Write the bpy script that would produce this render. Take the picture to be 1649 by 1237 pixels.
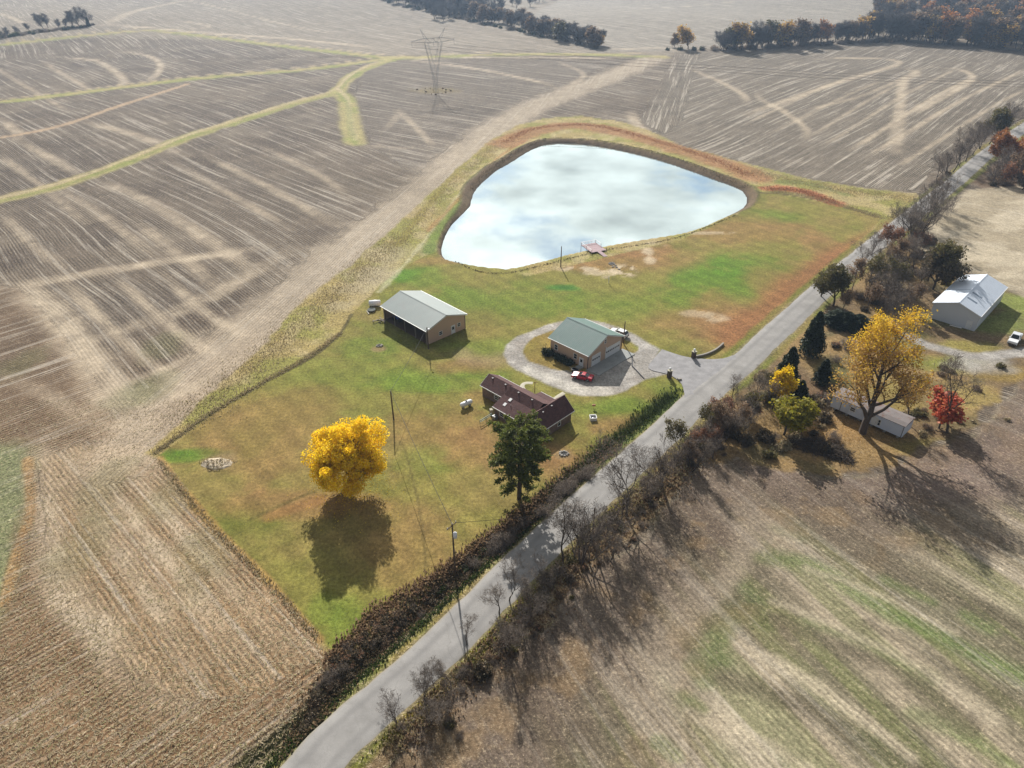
import bpy, bmesh, math, random
import numpy as np
from mathutils import Vector, Matrix

# ------------------------------------------------------------------ scene, camera, light
for o in list(bpy.data.objects):
    bpy.data.objects.remove(o, do_unlink=True)
SC = bpy.context.scene
COL = SC.collection
CAM_H, PITCH, FPX, PW, PH = 82.0, math.radians(33.0), 1143.0, 1649.0, 1237.0

cam_d = bpy.data.cameras.new('camera')
cam_d.sensor_fit = 'HORIZONTAL'; cam_d.sensor_width = 36.0
cam_d.lens = FPX / PW * 36.0
cam_d.clip_start = 0.5; cam_d.clip_end = 9000.0
cam = bpy.data.objects.new('camera', cam_d); COL.objects.link(cam)
cam.location = (0, 0, CAM_H)
cam.rotation_euler = (math.pi / 2 - PITCH, 0, 0)
SC.camera = cam

SUN_EL, SUN_AZ = math.radians(31.0), math.radians(-9.0)      # azimuth from +Y towards +X
sun_dir = Vector((math.sin(SUN_AZ) * math.cos(SUN_EL), math.cos(SUN_AZ) * math.cos(SUN_EL), math.sin(SUN_EL)))
sd = bpy.data.lights.new('sun', 'SUN'); sd.energy = 5.0; sd.angle = math.radians(0.6); sd.color = (1.0, 0.955, 0.89)
sun = bpy.data.objects.new('sun', sd); COL.objects.link(sun)
sun.rotation_euler = sun_dir.to_track_quat('Z', 'Y').to_euler()
sun.location = (0, 0, 200)

W = bpy.data.worlds.new('World'); SC.world = W; W.use_nodes = True
nt = W.node_tree; nt.nodes.clear()
def wn(t, **k):
    n = nt.nodes.new(t)
    for a, b in k.items(): setattr(n, a, b)
    return n
SKY_STRENGTH = 0.08
wo = wn('ShaderNodeOutputWorld'); bg = wn('ShaderNodeBackground'); bg.inputs['Strength'].default_value = SKY_STRENGTH
sky = wn('ShaderNodeTexSky', sky_type='NISHITA'); sky.sun_disc = False
sky.sun_elevation = SUN_EL; sky.sun_rotation = SUN_AZ; sky.altitude = 150; sky.dust_density = 0.4; sky.ozone_density = 2.0
tc = wn('ShaderNodeTexCoord'); sp = wn('ShaderNodeSeparateXYZ'); nt.links.new(tc.outputs['Generated'], sp.inputs[0])
def wm(op, a, b=None, c=None):
    n = wn('ShaderNodeMath', operation=op)
    for i, v in enumerate((a, b, c)):
        if v is None: continue
        if isinstance(v, (int, float)): n.inputs[i].default_value = v
        else: nt.links.new(v, n.inputs[i])
    return n.outputs[0]
den = wm('MAXIMUM', wm('ADD', sp.outputs[2], 0.06), 0.02)
cx = wm('DIVIDE', sp.outputs[0], den); cy = wm('DIVIDE', sp.outputs[1], den)
cb = wn('ShaderNodeCombineXYZ'); nt.links.new(cx, cb.inputs[0]); nt.links.new(cy, cb.inputs[1]); cb.inputs[2].default_value = 3.7
cn = wn('ShaderNodeTexNoise'); cn.inputs['Scale'].default_value = 1.9; cn.inputs['Detail'].default_value = 7; cn.inputs['Roughness'].default_value = 0.55
nt.links.new(cb.outputs[0], cn.inputs['Vector'])
cr = wn('ShaderNodeMapRange', interpolation_type='SMOOTHSTEP'); nt.links.new(cn.outputs['Fac'], cr.inputs['Value'])
cr.inputs['From Min'].default_value = 0.34; cr.inputs['From Max'].default_value = 0.50
dt = wn('ShaderNodeVectorMath', operation='DOT_PRODUCT'); nt.links.new(tc.outputs['Generated'], dt.inputs[0]); dt.inputs[1].default_value = sun_dir
glow = wm('POWER', wm('MAXIMUM', dt.outputs['Value'], 0.0), 4.0)
cn2 = wn('ShaderNodeTexNoise'); cn2.inputs['Scale'].default_value = 3.4; cn2.inputs['Detail'].default_value = 6
nt.links.new(cb.outputs[0], cn2.inputs['Vector'])
CLOUD = 2.5
cl = wm('MULTIPLY', wm('ADD', wm('MULTIPLY', glow, 4.4), 1.0), CLOUD)
cl = wm('MULTIPLY', cl, wm('ADD', wm('MULTIPLY', cn2.outputs['Fac'], 1.9), 0.05))
cc = wn('ShaderNodeCombineColor'); 
nt.links.new(wm('MULTIPLY', cl, 0.99), cc.inputs[0]); nt.links.new(cl, cc.inputs[1]); nt.links.new(wm('MULTIPLY', cl, 0.985), cc.inputs[2])
mx = wn('ShaderNodeMix', data_type='RGBA'); nt.links.new(wm('MULTIPLY', cr.outputs[0], 0.93), mx.inputs['Factor'])
nt.links.new(sky.outputs[0], mx.inputs['A']); nt.links.new(cc.outputs[0], mx.inputs['B'])
nt.links.new(mx.outputs['Result'], bg.inputs['Color']); nt.links.new(bg.outputs[0], wo.inputs['Surface'])

SC.view_settings.view_transform = 'Standard'; SC.view_settings.look = 'None'
SC.view_settings.exposure = 0.50; SC.view_settings.gamma = 1.0
try: SC.view_settings.use_curve_mapping = False
except Exception: pass
SC.render.engine = 'CYCLES'
SC.cycles.max_bounces = 5; SC.cycles.diffuse_bounces = 2; SC.cycles.glossy_bounces = 2
SC.cycles.transmission_bounces = 2; SC.cycles.volume_bounces = 0; SC.cycles.transparent_max_bounces = 4
SC.cycles.caustics_reflective = False; SC.cycles.caustics_refractive = False

RNG = np.random.default_rng(7)
random.seed(5)

# ------------------------------------------------------------------ helpers
def lin(r, g, b, k=0.80):
    def f(c):
        c /= 255.0
        return c / 12.92 if c <= 0.04045 else ((c + 0.055) / 1.055) ** 2.4
    return np.array([f(r) * k, f(g) * k, f(b) * k])

def smooth(a, b, x):
    t = np.clip((x - a) / (b - a), 0, 1); return t * t * (3 - 2 * t)

def vnoise(x, y, s, seed=0):
    x = x / s + seed * 17.31; y = y / s + seed * 5.77
    xi = np.floor(x); yi = np.floor(y); fx = x - xi; fy = y - yi
    fx = fx * fx * (3 - 2 * fx); fy = fy * fy * (3 - 2 * fy)
    def h(i, j):
        v = np.sin(i * 127.1 + j * 311.7 + seed * 74.7) * 43758.5453
        return v - np.floor(v)
    return (h(xi, yi) * (1 - fx) + h(xi + 1, yi) * fx) * (1 - fy) + (h(xi, yi + 1) * (1 - fx) + h(xi + 1, yi + 1) * fx) * fy

def fbm(x, y, s, seed=0, o=4):
    r = 0; a = 0.5
    for i in range(o):
        r = r + a * vnoise(x, y, s / 2 ** i, seed + i * 3); a *= 0.5
    return r / (1 - 0.5 ** o)

FW = np.array([0, math.cos(PITCH), -math.sin(PITCH)]); UP = np.array([0, math.sin(PITCH), math.cos(PITCH)])
def ray(px, py):
    return FW * FPX + np.array([1, 0, 0]) * (px - PW / 2) - UP * (py - PH / 2)
def Gz(px, py, z=0.0):
    """ground point of the survey photograph at height z"""
    d = ray(px, py); t = (z - CAM_H) / d[2]
    return np.array([d[0] * t, d[1] * t])

# pond outline (at the water level) and ditch line, both in metres
WATER_Z = -1.2
POND_PX = [(711,402),(712,412),(719,420),(732,424),(745,427),(768,431),(790,434),(815,436),(835,433),(858,427),(880,422),(908,414),(935,408),(970,400),(1015,392),(1060,385),(1090,380),(1110,375),(1132,367),(1150,358),(1168,350),(1185,342),(1197,335),(1202,328),(1202,318),(1195,308),(1179,300),(1160,293),(1135,284),(1110,275),(1085,266),(1060,258),(1030,250),(1000,243),(975,238),(950,234),(925,232),(900,231),(880,233),(870,236),(860,240),(845,248),(830,258),(815,267),(800,275),(789,284),(778,294),(769,303),(763,312),(759,324),(757,333),(745,345),(736,354),(728,362),(722,371),(717,381),(713,392)]
POND = np.array([Gz(x, y, WATER_Z) for x, y in POND_PX])
DITCH = np.array([Gz(x, y) for x, y in [(400,1237),(480,1172),(570,1080),(660,1000),(750,920),(850,835),(930,765),(1000,705),(1050,665),(1080,640)]])

def seg_dist(X, Y, pts, closed=False):
    d = np.full(X.shape, 1e9); n = len(pts)
    for i in range(n if closed else n - 1):
        a = pts[i]; b = pts[(i + 1) % n]; ab = b - a; L = max(ab @ ab, 1e-9)
        t = np.clip(((X - a[0]) * ab[0] + (Y - a[1]) * ab[1]) / L, 0, 1)
        d = np.minimum(d, (X - a[0] - t * ab[0]) ** 2 + (Y - a[1] - t * ab[1]) ** 2)
    return np.sqrt(d)
def inside(X, Y, pts):
    r = np.zeros(X.shape, bool); n = len(pts)
    for i in range(n):
        a = pts[i]; b = pts[(i + 1) % n]
        if a[1] == b[1]: continue
        c = ((a[1] > Y) != (b[1] > Y)) & (X < (b[0] - a[0]) * (Y - a[1]) / (b[1] - a[1]) + a[0])
        r ^= c
    return r
def sdist(X, Y, pts):
    d = seg_dist(X, Y, pts, True); return np.where(inside(X, Y, pts), -d, d)

PB = (POND.min(0) - 14, POND.max(0) + 14); DB = (DITCH.min(0) - 6, DITCH.max(0) + 6)
def height(X, Y):
    X = np.asarray(X, float); Y = np.asarray(Y, float)
    r = np.hypot(X, Y)
    m = smooth(250, 480, r)
    z = m * (2.6 * np.sin(X / 92 + 0.6) * np.cos(Y / 118 + 0.4) + 1.5 * np.sin((0.6 * X + Y) / 64))
    z = z + 0.10 * (vnoise(X, Y, 9, 3) - 0.5) + 0.05 * (vnoise(X, Y, 2.3, 4) - 0.5)
    k = (X > PB[0][0]) & (X < PB[1][0]) & (Y > PB[0][1]) & (Y < PB[1][1])
    if k.any():
        s = sdist(X[k], Y[k], POND); far = smooth(215, 262, Y[k])
        bw = 1.5 + 2.6 * far
        bank = np.where(s < 0, WATER_Z - np.minimum(1.6, -s * 0.5), WATER_Z + (0.1 + 1.1) * smooth(0, 1, s / bw) + 0.35 * np.exp(-((s - bw) / 2.2) ** 2) * far)
        w = smooth(bw, bw + 4, s)
        zz = z[k]; z[k] = np.where(s < bw, bank, bank * (1 - w) + zz * w)
    k = (X > DB[0][0]) & (X < DB[1][0]) & (Y > DB[0][1]) & (Y < DB[1][1])
    if k.any():
        s = seg_dist(X[k], Y[k], DITCH); z[k] = z[k] - 0.95 * np.exp(-(s / 1.5) ** 2)
    return z
def h1(x, y): return float(height(np.array([float(x)]), np.array([float(y)]))[0])
def P(px, py):
    """where the survey photograph's point lies on the ground"""
    z = 0.0
    for _ in range(8):
        g = Gz(px, py, z); z = h1(g[0], g[1])
    return np.array([g[0], g[1]])
def P3(px, py, dz=0.0):
    g = P(px, py); return (float(g[0]), float(g[1]), h1(*g) + dz)
def PL(l): return np.array([P(x, y) for x, y in l])
def curve(pts, n=6):
    """Catmull-Rom through points"""
    pts = np.asarray(pts, float); q = np.vstack([2 * pts[0] - pts[1], pts, 2 * pts[-1] - pts[-2]]); out = []
    for i in range(1, len(q) - 2):
        for t in np.linspace(0, 1, n, endpoint=False):
            a, b, c, d = q[i - 1], q[i], q[i + 1], q[i + 2]
            out.append(0.5 * (2 * b + (c - a) * t + (2 * a - 5 * b + 4 * c - d) * t * t + (3 * b - a - 3 * c + d) * t ** 3))
    out.append(q[-2]); return np.array(out)

# mesh building ------------------------------------------------------
def link(name, me, mat=None, parent=None):
    o = bpy.data.objects.new(name, me); COL.objects.link(o)
    if mat is not None:
        for m in (mat if isinstance(mat, (list, tuple)) else [mat]): me.materials.append(m)
    if parent is not None: o.parent = parent
    return o
def np_mesh(name, V, F, smooth_=False):
    """V (n,3), F (m,k) numpy"""
    me = bpy.data.meshes.new(name); V = np.ascontiguousarray(V, dtype=np.float32); F = np.ascontiguousarray(F, dtype=np.int32)
    m, k = F.shape
    me.vertices.add(len(V)); me.vertices.foreach_set('co', V.ravel())
    me.loops.add(m * k); me.loops.foreach_set('vertex_index', F.ravel())
    me.polygons.add(m); me.polygons.foreach_set('loop_start', np.arange(0, m * k, k, dtype=np.int32))
    try: me.polygons.foreach_set('loop_total', np.full(m, k, dtype=np.int32))
    except Exception: pass
    if smooth_: me.polygons.foreach_set('use_smooth', np.ones(m, bool))
    me.update(calc_edges=True); return me
def tag(o, label=None, cat=None, group=None, kind=None):
    if label: o['label'] = label
    if cat: o['category'] = cat
    if group: o['group'] = group
    if kind: o['kind'] = kind
    return o
def thing(name, label, cat, loc=(0, 0, 0), rz=0.0, group=None):
    o = bpy.data.objects.new(name, None); o.empty_display_size = 0.5; COL.objects.link(o)
    o.location = loc; o.rotation_euler = (0, 0, rz)
    return tag(o, label, cat, group)
def dup(root, loc, rz=0.0, sc=1.0, label=None, group=None):
    r = root.copy(); COL.objects.link(r); r.location = loc; r.rotation_euler = (0, 0, rz)
    r.scale = (sc, sc, sc) if isinstance(sc, (int, float)) else sc
    if label: r['label'] = label
    if group: r['group'] = group
    for ch in list(root.children):
        c = ch.copy(); COL.objects.link(c); c.parent = r
        for g in ch.children:
            d = g.copy(); COL.objects.link(d); d.parent = c
    return r
class MB:
    def __init__(s): s.v = []; s.f = []
    def add(s, vs, fs):
        b = len(s.v); s.v += [tuple(v) for v in vs]; s.f += [tuple(i + b for i in f) for f in fs]; return s
    def box(s, c, d, rz=0.0, M=None):
        x, y, z = d[0] / 2, d[1] / 2, d[2] / 2; ca, sa = math.cos(rz), math.sin(rz)
        vs = []
        for sx, sy, sz in ((-1,-1,-1),(1,-1,-1),(1,1,-1),(-1,1,-1),(-1,-1,1),(1,-1,1),(1,1,1),(-1,1,1)):
            q = Vector((sx * x, sy * y, sz * z))
            if M is not None: q = M @ q
            vs.append((c[0] + q.x * ca - q.y * sa, c[1] + q.x * sa + q.y * ca, c[2] + q.z))
        return s.add(vs, [(3,2,1,0),(4,5,6,7),(0,1,5,4),(1,2,6,5),(2,3,7,6),(3,0,4,7)])
    def tube(s, p0, p1, r0, r1=None, n=8, cap=True):
        r1 = r0 if r1 is None else r1
        p0 = Vector(p0); p1 = Vector(p1); d = (p1 - p0).normalized(); q = d.to_track_quat('Z', 'Y')
        vs = []
        for p, r in ((p0, r0), (p1, r1)):
            for i in range(n):
                a = 2 * math.pi * i / n; vs.append(p + q @ Vector((r * math.cos(a), r * math.sin(a), 0)))
        fs = [(i, (i + 1) % n, n + (i + 1) % n, n + i) for i in range(n)]
        if cap: fs += [tuple(range(n - 1, -1, -1)), tuple(range(n, 2 * n))]
        return s.add(vs, fs)
    def path(s, pts, r, n=4):
        for a, b in zip(pts[:-1], pts[1:]): s.tube(a, b, r, r, n, False)
        return s
    def lathe(s, prof, c=(0, 0, 0), n=14, axis='Z'):
        vs = []
        for r, z in prof:
            for i in range(n):
                a = 2 * math.pi * i / n; q = (r * math.cos(a), r * math.sin(a), z)
                if axis == 'X': q = (z, q[0], q[1])
                if axis == 'Y': q = (q[0], z, q[1])
                vs.append((c[0] + q[0], c[1] + q[1], c[2] + q[2]))
        m = len(prof); fs = []
        for j in range(m - 1):
            fs += [(j * n + i, j * n + (i + 1) % n, (j + 1) * n + (i + 1) % n, (j + 1) * n + i) for i in range(n)]
        fs += [tuple(range(n - 1, -1, -1)), tuple(range((m - 1) * n, m * n))]
        return s.add(vs, fs)
    def prism(s, poly, axis, a, b):
        """extrude a 2-D polygon along an axis; poly = the two other coordinates in order"""
        def mk(u, v, w): return {'x': (w, u, v), 'y': (u, w, v), 'z': (u, v, w)}[axis]
        n = len(poly); vs = [mk(u, v, a) for u, v in poly] + [mk(u, v, b) for u, v in poly]
        return s.add(vs, [tuple(range(n - 1, -1, -1)), tuple(range(n, 2 * n))] + [(i, (i + 1) % n, n + (i + 1) % n, n + i) for i in range(n)])
    def slab(s, corners, t):
        """thick plate: four corners, thickness downwards along its normal"""
        c = [Vector(p) for p in corners]; nrm = (c[1] - c[0]).cross(c[2] - c[0]).normalized()
        if nrm.z < 0: c.reverse(); nrm = -nrm
        k = len(c)
        return s.add(c + [p - nrm * t for p in c], [tuple(range(k)), tuple(range(2 * k - 1, k - 1, -1))] + [(k + i, k + (i + 1) % k, (i + 1) % k, i) for i in range(k)])
    def obj(s, name, mat, parent=None, sm=False, bevel=0.0):
        me = bpy.data.meshes.new(name); me.from_pydata([tuple(v) for v in s.v], [], s.f); me.update()
        bm = bmesh.new(); bm.from_mesh(me); bmesh.ops.recalc_face_normals(bm, faces=bm.faces)
        if bevel:
            bmesh.ops.bevel(bm, geom=[e for e in bm.edges if e.is_manifold and e.calc_face_angle(0) > 0.4], offset=bevel, segments=2, affect='EDGES', profile=0.6)
        bm.to_mesh(me); bm.free()
        if sm:
            for p in me.polygons: p.use_smooth = True
        return link(name, me, mat, parent)
def box(name, c, d, mat, parent=None, rz=0.0, bevel=0.0): return MB().box(c, d, rz).obj(name, mat, parent, bevel=bevel)

# materials ----------------------------------------------------------
class NT:
    def __init__(s, name):
        s.m = bpy.data.materials.new(name); s.m.use_nodes = True; s.t = s.m.node_tree; s.t.nodes.clear()
        s.out = s.n('ShaderNodeOutputMaterial')
    def n(s, t, **k):
        x = s.t.nodes.new(t)
        for a, b in k.items(): setattr(x, a, b)
        return x
    def set(s, sock, v):
        if v is None: return
        if hasattr(v, 'is_linked') or isinstance(v, bpy.types.NodeSocket): s.t.links.new(v, sock)
        else:
            try: sock.default_value = v
            except Exception: sock.default_value = tuple(v) + (1.0,)
    def math(s, op, a, b=None, c=None, clamp=False):
        x = s.n('ShaderNodeMath', operation=op); x.use_clamp = clamp
        for i, v in enumerate((a, b, c)): s.set(x.inputs[i], v)
        return x.outputs[0]
    def mix(s, f, a, b, bt='MIX'):
        x = s.n('ShaderNodeMix', data_type='RGBA', blend_type=bt); s.set(x.inputs['Factor'], f)
        for k, v in (('A', a), ('B', b)):
            if isinstance(v, (list, tuple, np.ndarray)): v = (float(v[0]), float(v[1]), float(v[2]), 1.0)
            s.set(x.inputs[k], v)
        return x.outputs['Result']
    def noise(s, vec, scale, detail=4, rough=0.55, dist=0.0):
        x = s.n('ShaderNodeTexNoise'); s.set(x.inputs['Vector'], vec)
        x.inputs['Scale'].default_value = scale; x.inputs['Detail'].default_value = detail; x.inputs['Roughness'].default_value = rough; x.inputs['Distortion'].default_value = dist
        return x.outputs['Fac']
    def rng(s, v, a, b, c=0.0, d=1.0, sm=False):
        x = s.n('ShaderNodeMapRange'); x.interpolation_type = 'SMOOTHSTEP' if sm else 'LINEAR'
        s.set(x.inputs['Value'], v)
        for k, q in zip(('From Min', 'From Max', 'To Min', 'To Max'), (a, b, c, d)): x.inputs[k].default_value = q
        return x.outputs[0]
    def pos(s): return s.n('ShaderNodeNewGeometry').outputs['Position']
    def objc(s): return s.n('ShaderNodeTexCoord').outputs['Object']
    def vscale(s, v, sc):
        x = s.n('ShaderNodeVectorMath', operation='MULTIPLY'); s.set(x.inputs[0], v); x.inputs[1].default_value = sc; return x.outputs[0]
    def scale_col(s, c, f):
        x = s.n('ShaderNodeVectorMath', operation='SCALE'); s.set(x.inputs[0], c if not isinstance(c, np.ndarray) else tuple(float(q) for q in c)); s.set(x.inputs['Scale'], f); return x.outputs[0]
    def principled(s, col, rough=0.8, metal=0.0, spec=0.3, bump=None, bs=0.3, bd=0.05, **k):
        p = s.n('ShaderNodeBsdfPrincipled')
        if isinstance(col, (list, tuple, np.ndarray)): col = (float(col[0]), float(col[1]), float(col[2]), 1.0)
        s.set(p.inputs['Base Color'], col); s.set(p.inputs['Roughness'], rough); s.set(p.inputs['Metallic'], metal); s.set(p.inputs['Specular IOR Level'], spec)
        for a, b in k.items(): s.set(p.inputs[a], b)
        if bump is not None:
            b = s.n('ShaderNodeBump'); b.inputs['Strength'].default_value = bs; b.inputs['Distance'].default_value = bd
            s.set(b.inputs['Height'], bump); s.t.links.new(b.outputs[0], p.inputs['Normal'])
        s.t.links.new(p.outputs[0], s.out.inputs['Surface']); return s.m

def mat_noise(name, col, amt=0.25, scale=1.5, rough=0.8, metal=0.0, spec=0.3, stain=None, bump=0.0, **k):
    s = NT(name); v = s.objc()
    f = s.math('ADD', s.math('MULTIPLY', s.noise(v, scale, 6), amt * 2), 1 - amt)
    f = s.math('MULTIPLY', f, s.rng(s.noise(v, scale * 11, 3), 0.2, 0.8, 1 - amt * 0.5, 1 + amt * 0.5))
    c = s.scale_col(np.array(col, float), f)
    if stain is not None:
        c = s.mix(s.math('MULTIPLY', s.rng(s.noise(v, scale * 0.6 + 0.3, 7, 0.65), 0.5, 0.68, sm=True), stain[1]), c, stain[0])
    return s.principled(c, rough, metal, spec, bump=s.noise(v, scale * 8, 4) if bump else None, bs=bump, bd=0.03, **k)

def mat_ribbed(name, col, axis='Y', pitch=0.3, amt=0.1, rough=0.45, metal=0.0, stain=None, depth=0.6):
    """ribbed sheet metal: fine relief across one local axis, slight weathering"""
    s = NT(name); v = s.objc(); sp_ = s.n('ShaderNodeSeparateXYZ'); s.set(sp_.inputs[0], v)
    a = s.math('FRACT', s.math('DIVIDE', sp_.outputs['XYZ'.index(axis)], pitch))
    rib = s.rng(s.math('ABSOLUTE', s.math('SUBTRACT', a, 0.5)), 0.36, 0.48, 0, 1, True)
    f = s.math('ADD', s.math('MULTIPLY', s.noise(s.vscale(v, (0.35, 0.35, 0.35)), 1.0, 6), amt * 2), 1 - amt)
    c = s.scale_col(np.array(col, float), f)
    if stain is not None:
        c = s.mix(s.math('MULTIPLY', s.rng(s.noise(s.vscale(v, (0.5, 0.5, 0.25)), 1.0, 7, 0.65), 0.48, 0.7, sm=True), stain[1]), c, stain[0])
    return s.principled(c, rough, metal, 0.4, bump=rib, bs=depth, bd=0.04)

def mat_brick(name, c1, c2, mortar, bw=0.22, bh=0.075):
    s = NT(name); v = s.objc(); sp_ = s.n('ShaderNodeSeparateXYZ'); s.set(sp_.inputs[0], v)
    cbn = s.n('ShaderNodeCombineXYZ'); s.set(cbn.inputs[0], s.math('ADD', sp_.outputs[0], sp_.outputs[1])); s.set(cbn.inputs[1], sp_.outputs[2])
    b = s.n('ShaderNodeTexBrick'); s.set(b.inputs['Vector'], cbn.outputs[0]); b.inputs['Scale'].default_value = 1.0
    for k, q in (('Color1', c1), ('Color2', c2), ('Mortar', mortar)): b.inputs[k].default_value = tuple(float(x) for x in q) + (1,)
    b.inputs['Mortar Size'].default_value = 0.012; b.inputs['Brick Width'].default_value = bw; b.inputs['Row Height'].default_value = bh
    f = s.rng(s.noise(v, 0.9, 6), 0.25, 0.75, 0.72, 1.25)
    return s.principled(s.scale_col(b.outputs['Color'], f), 0.9, bump=b.outputs['Fac'], bs=-0.3, bd=0.01)

def mat_shingle(name, c1, c2):
    s = NT(name); v = s.objc()
    sp_ = s.n('ShaderNodeSeparateXYZ'); s.set(sp_.inputs[0], v)
    cbn = s.n('ShaderNodeCombineXYZ'); s.set(cbn.inputs[0], s.math('ADD', sp_.outputs[0], s.math('MULTIPLY', sp_.outputs[1], 0.73))); s.set(cbn.inputs[1], sp_.outputs[2])
    b = s.n('ShaderNodeTexBrick'); s.set(b.inputs['Vector'], cbn.outputs[0]); b.inputs['Scale'].default_value = 1.0
    for k, q in (('Color1', c1), ('Color2', c2), ('Mortar', c1 * 0.5)): b.inputs[k].default_value = tuple(float(x) for x in q) + (1,)
    b.inputs['Mortar Size'].default_value = 0.008; b.inputs['Brick Width'].default_value = 0.33; b.inputs['Row Height'].default_value = 0.085
    f = s.rng(s.noise(v, 1.3, 7, 0.6), 0.25, 0.75, 0.75, 1.25)
    return s.principled(s.scale_col(b.outputs['Color'], f), 0.9, bump=b.outputs['Fac'], bs=-0.3, bd=0.02)

def mat_leaf(name, cols, trans=0.35, rough=0.6):
    """leaf faces: colour differs per leaf; light passes through them"""
    s = NT(name); g = s.n('ShaderNodeNewGeometry')
    r = s.n('ShaderNodeValToRGB'); s.set(r.inputs[0], g.outputs['Random Per Island'])
    el = r.color_ramp.elements; n = len(cols)
    el[0].position = 0; el[0].color = tuple(cols[0]) + (1,); el[1].position = 1; el[1].color = tuple(cols[-1]) + (1,)
    for i in range(1, n - 1): e = el.new(i / (n - 1)); e.color = tuple(cols[i]) + (1,)
    oi = s.n('ShaderNodeObjectInfo')
    f = s.rng(s.noise(s.objc(), 0.55, 3), 0.25, 0.75, 0.8, 1.2)
    f = s.math('MULTIPLY', f, s.rng(oi.outputs['Random'], 0, 1, 0.85, 1.15))
    c = s.scale_col(r.outputs[0], f)
    p = s.n('ShaderNodeBsdfPrincipled'); s.set(p.inputs['Base Color'], c); p.inputs['Roughness'].default_value = rough; p.inputs['Specular IOR Level'].default_value = 0.25
    t = s.n('ShaderNodeBsdfTranslucent'); s.set(t.inputs['Color'], c)
    m = s.n('ShaderNodeMixShader'); m.inputs[0].default_value = trans
    s.t.links.new(p.outputs[0], m.inputs[1]); s.t.links.new(t.outputs[0], m.inputs[2]); s.t.links.new(m.outputs[0], s.out.inputs['Surface'])
    return s.m

M = {}
M['glass'] = NT('dark_glass').principled((0.02, 0.025, 0.03), 0.08, 0, 0.6)
M['white_trim'] = mat_noise('white_paint', (0.74, 0.74, 0.73), 0.08, 1.0, 0.5)
M['dark_steel'] = mat_noise('dark_steel', (0.045, 0.045, 0.05), 0.2, 2, 0.5)
M['concrete'] = mat_noise('concrete', (0.30, 0.31, 0.30), 0.18, 0.8, 0.9, stain=((0.15, 0.15, 0.14), 0.35))
M['pale_concrete'] = mat_noise('pale_concrete', (0.45, 0.42, 0.33), 0.15, 0.9, 0.9)
M['wood_grey'] = mat_noise('weathered_wood', (0.20, 0.17, 0.14), 0.3, 2.0, 0.85)
M['pole_wood'] = mat_noise('pole_wood', (0.12, 0.085, 0.06), 0.3, 2.0, 0.85)
M['deck_wood'] = mat_noise('deck_wood', (0.40, 0.29, 0.30), 0.25, 2.0, 0.8)
M['bark'] = mat_noise('bark', (0.085, 0.066, 0.052), 0.35, 2.5, 0.95)
M['bark_pale'] = mat_noise('pale_bark', (0.16, 0.135, 0.115), 0.35, 1.2, 0.95)
M['bark_far'] = mat_noise('grey_bark', (0.105, 0.085, 0.075), 0.3, 0.6, 0.95)
M['tyre'] = mat_noise('tyre_rubber', (0.02, 0.02, 0.02), 0.2, 3, 0.85)
M['rim'] = mat_noise('alloy_rim', (0.5, 0.5, 0.5), 0.1, 3, 0.3, 0.8)
M['galv'] = mat_noise('galvanised_steel', (0.33, 0.34, 0.36), 0.12, 1, 0.5, 0.5)
M['wire'] = mat_noise('wire', (0.06, 0.06, 0.06), 0.1, 1, 0.5)
#SECTION_GROUND
# ------------------------------------------------------------------ the land: one fine sheet, split by ground cover
rows_y = np.array([Gz(PW / 2, q)[1] for q in np.linspace(1430, -72, 660)])
rows_y = np.concatenate([rows_y, [3000.0]])
NC = 780
u = np.linspace(-1, 1, NC)
GX = (u[None, :] * (62 + 0.74 * rows_y)[:, None]).ravel(); GY = np.repeat(rows_y, NC)
NR = len(rows_y); NV = GX.size
GZ = height(GX, GY)
CL = {}
tint = np.tile(lin(118, 105, 91), (NV, 1)); par = np.zeros((NV, 3))
rowc = np.zeros(NV); rowt = np.zeros(NV); label = np.zeros(NV, int)
JIT = (fbm(GX, GY, 7.0, 11) - 0.5); JIT2 = (fbm(GX, GY, 2.2, 12, 3) - 0.5)
LF = fbm(GX, GY, 42.0, 21); MF = fbm(GX, GY, 13.0, 22); HF = fbm(GX, GY, 3.2, 23, 3)

def win(pts, m):
    lo = pts.min(0) - m; hi = pts.max(0) + m
    return np.nonzero((GX > lo[0]) & (GX < hi[0]) & (GY > lo[1]) & (GY < hi[1]))[0]
def poly_m(px, soft=1.0, jit=1.5, raw=None):
    pts = PL(px) if raw is None else raw
    i = win(pts, soft * 2 + jit * 2); m = np.zeros(NV)
    m[i] = smooth(soft, -soft, sdist(GX[i], GY[i], pts) + JIT[i] * jit * 2 + JIT2[i] * jit)
    return m
def line_m(px, w, soft=0.5, jit=1.0, smo=True, raw=None):
    pts = PL(px) if raw is None else raw
    if smo and len(pts) > 2: pts = curve(pts, 5)
    i = win(pts, w + jit * 2 + 2); m = np.zeros(NV)
    d = seg_dist(GX[i], GY[i], pts) + JIT[i] * jit * 2 + JIT2[i] * jit
    m[i] = smooth(w / 2 * (1 + soft), w / 2 * (1 - soft), d); return m
def blob_m(px, rx, ry, rot=0.0, p=1.2):
    c = P(*px); dx = GX - c[0]; dy = GY - c[1]; ca, sa = math.cos(rot), math.sin(rot)
    q = np.hypot((dx * ca + dy * sa) / rx, (-dx * sa + dy * ca) / ry) + JIT * 0.9 + JIT2 * 0.5
    return smooth(1.25, 0.45, q)
def paint(m, c, k=1.0):
    global tint
    m = (m * k)[:, None]; tint = tint * (1 - m) + np.asarray(c)[None, :] * m
def setp(m, ch, v):
    par[:, ch] = par[:, ch] * (1 - m) + v * m
def rows(m, a, b, warp=1.4):
    d = P(*b) - P(*a); d /= np.linalg.norm(d); k = m > 0.5
    x, y = GX[k], GY[k]
    rowc[k] = -x * d[1] + y * d[0] + warp * (2 * vnoise(x, y, 55, 31) - 1) * 2
    rowt[k] = x * d[0] + y * d[1]

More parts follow.
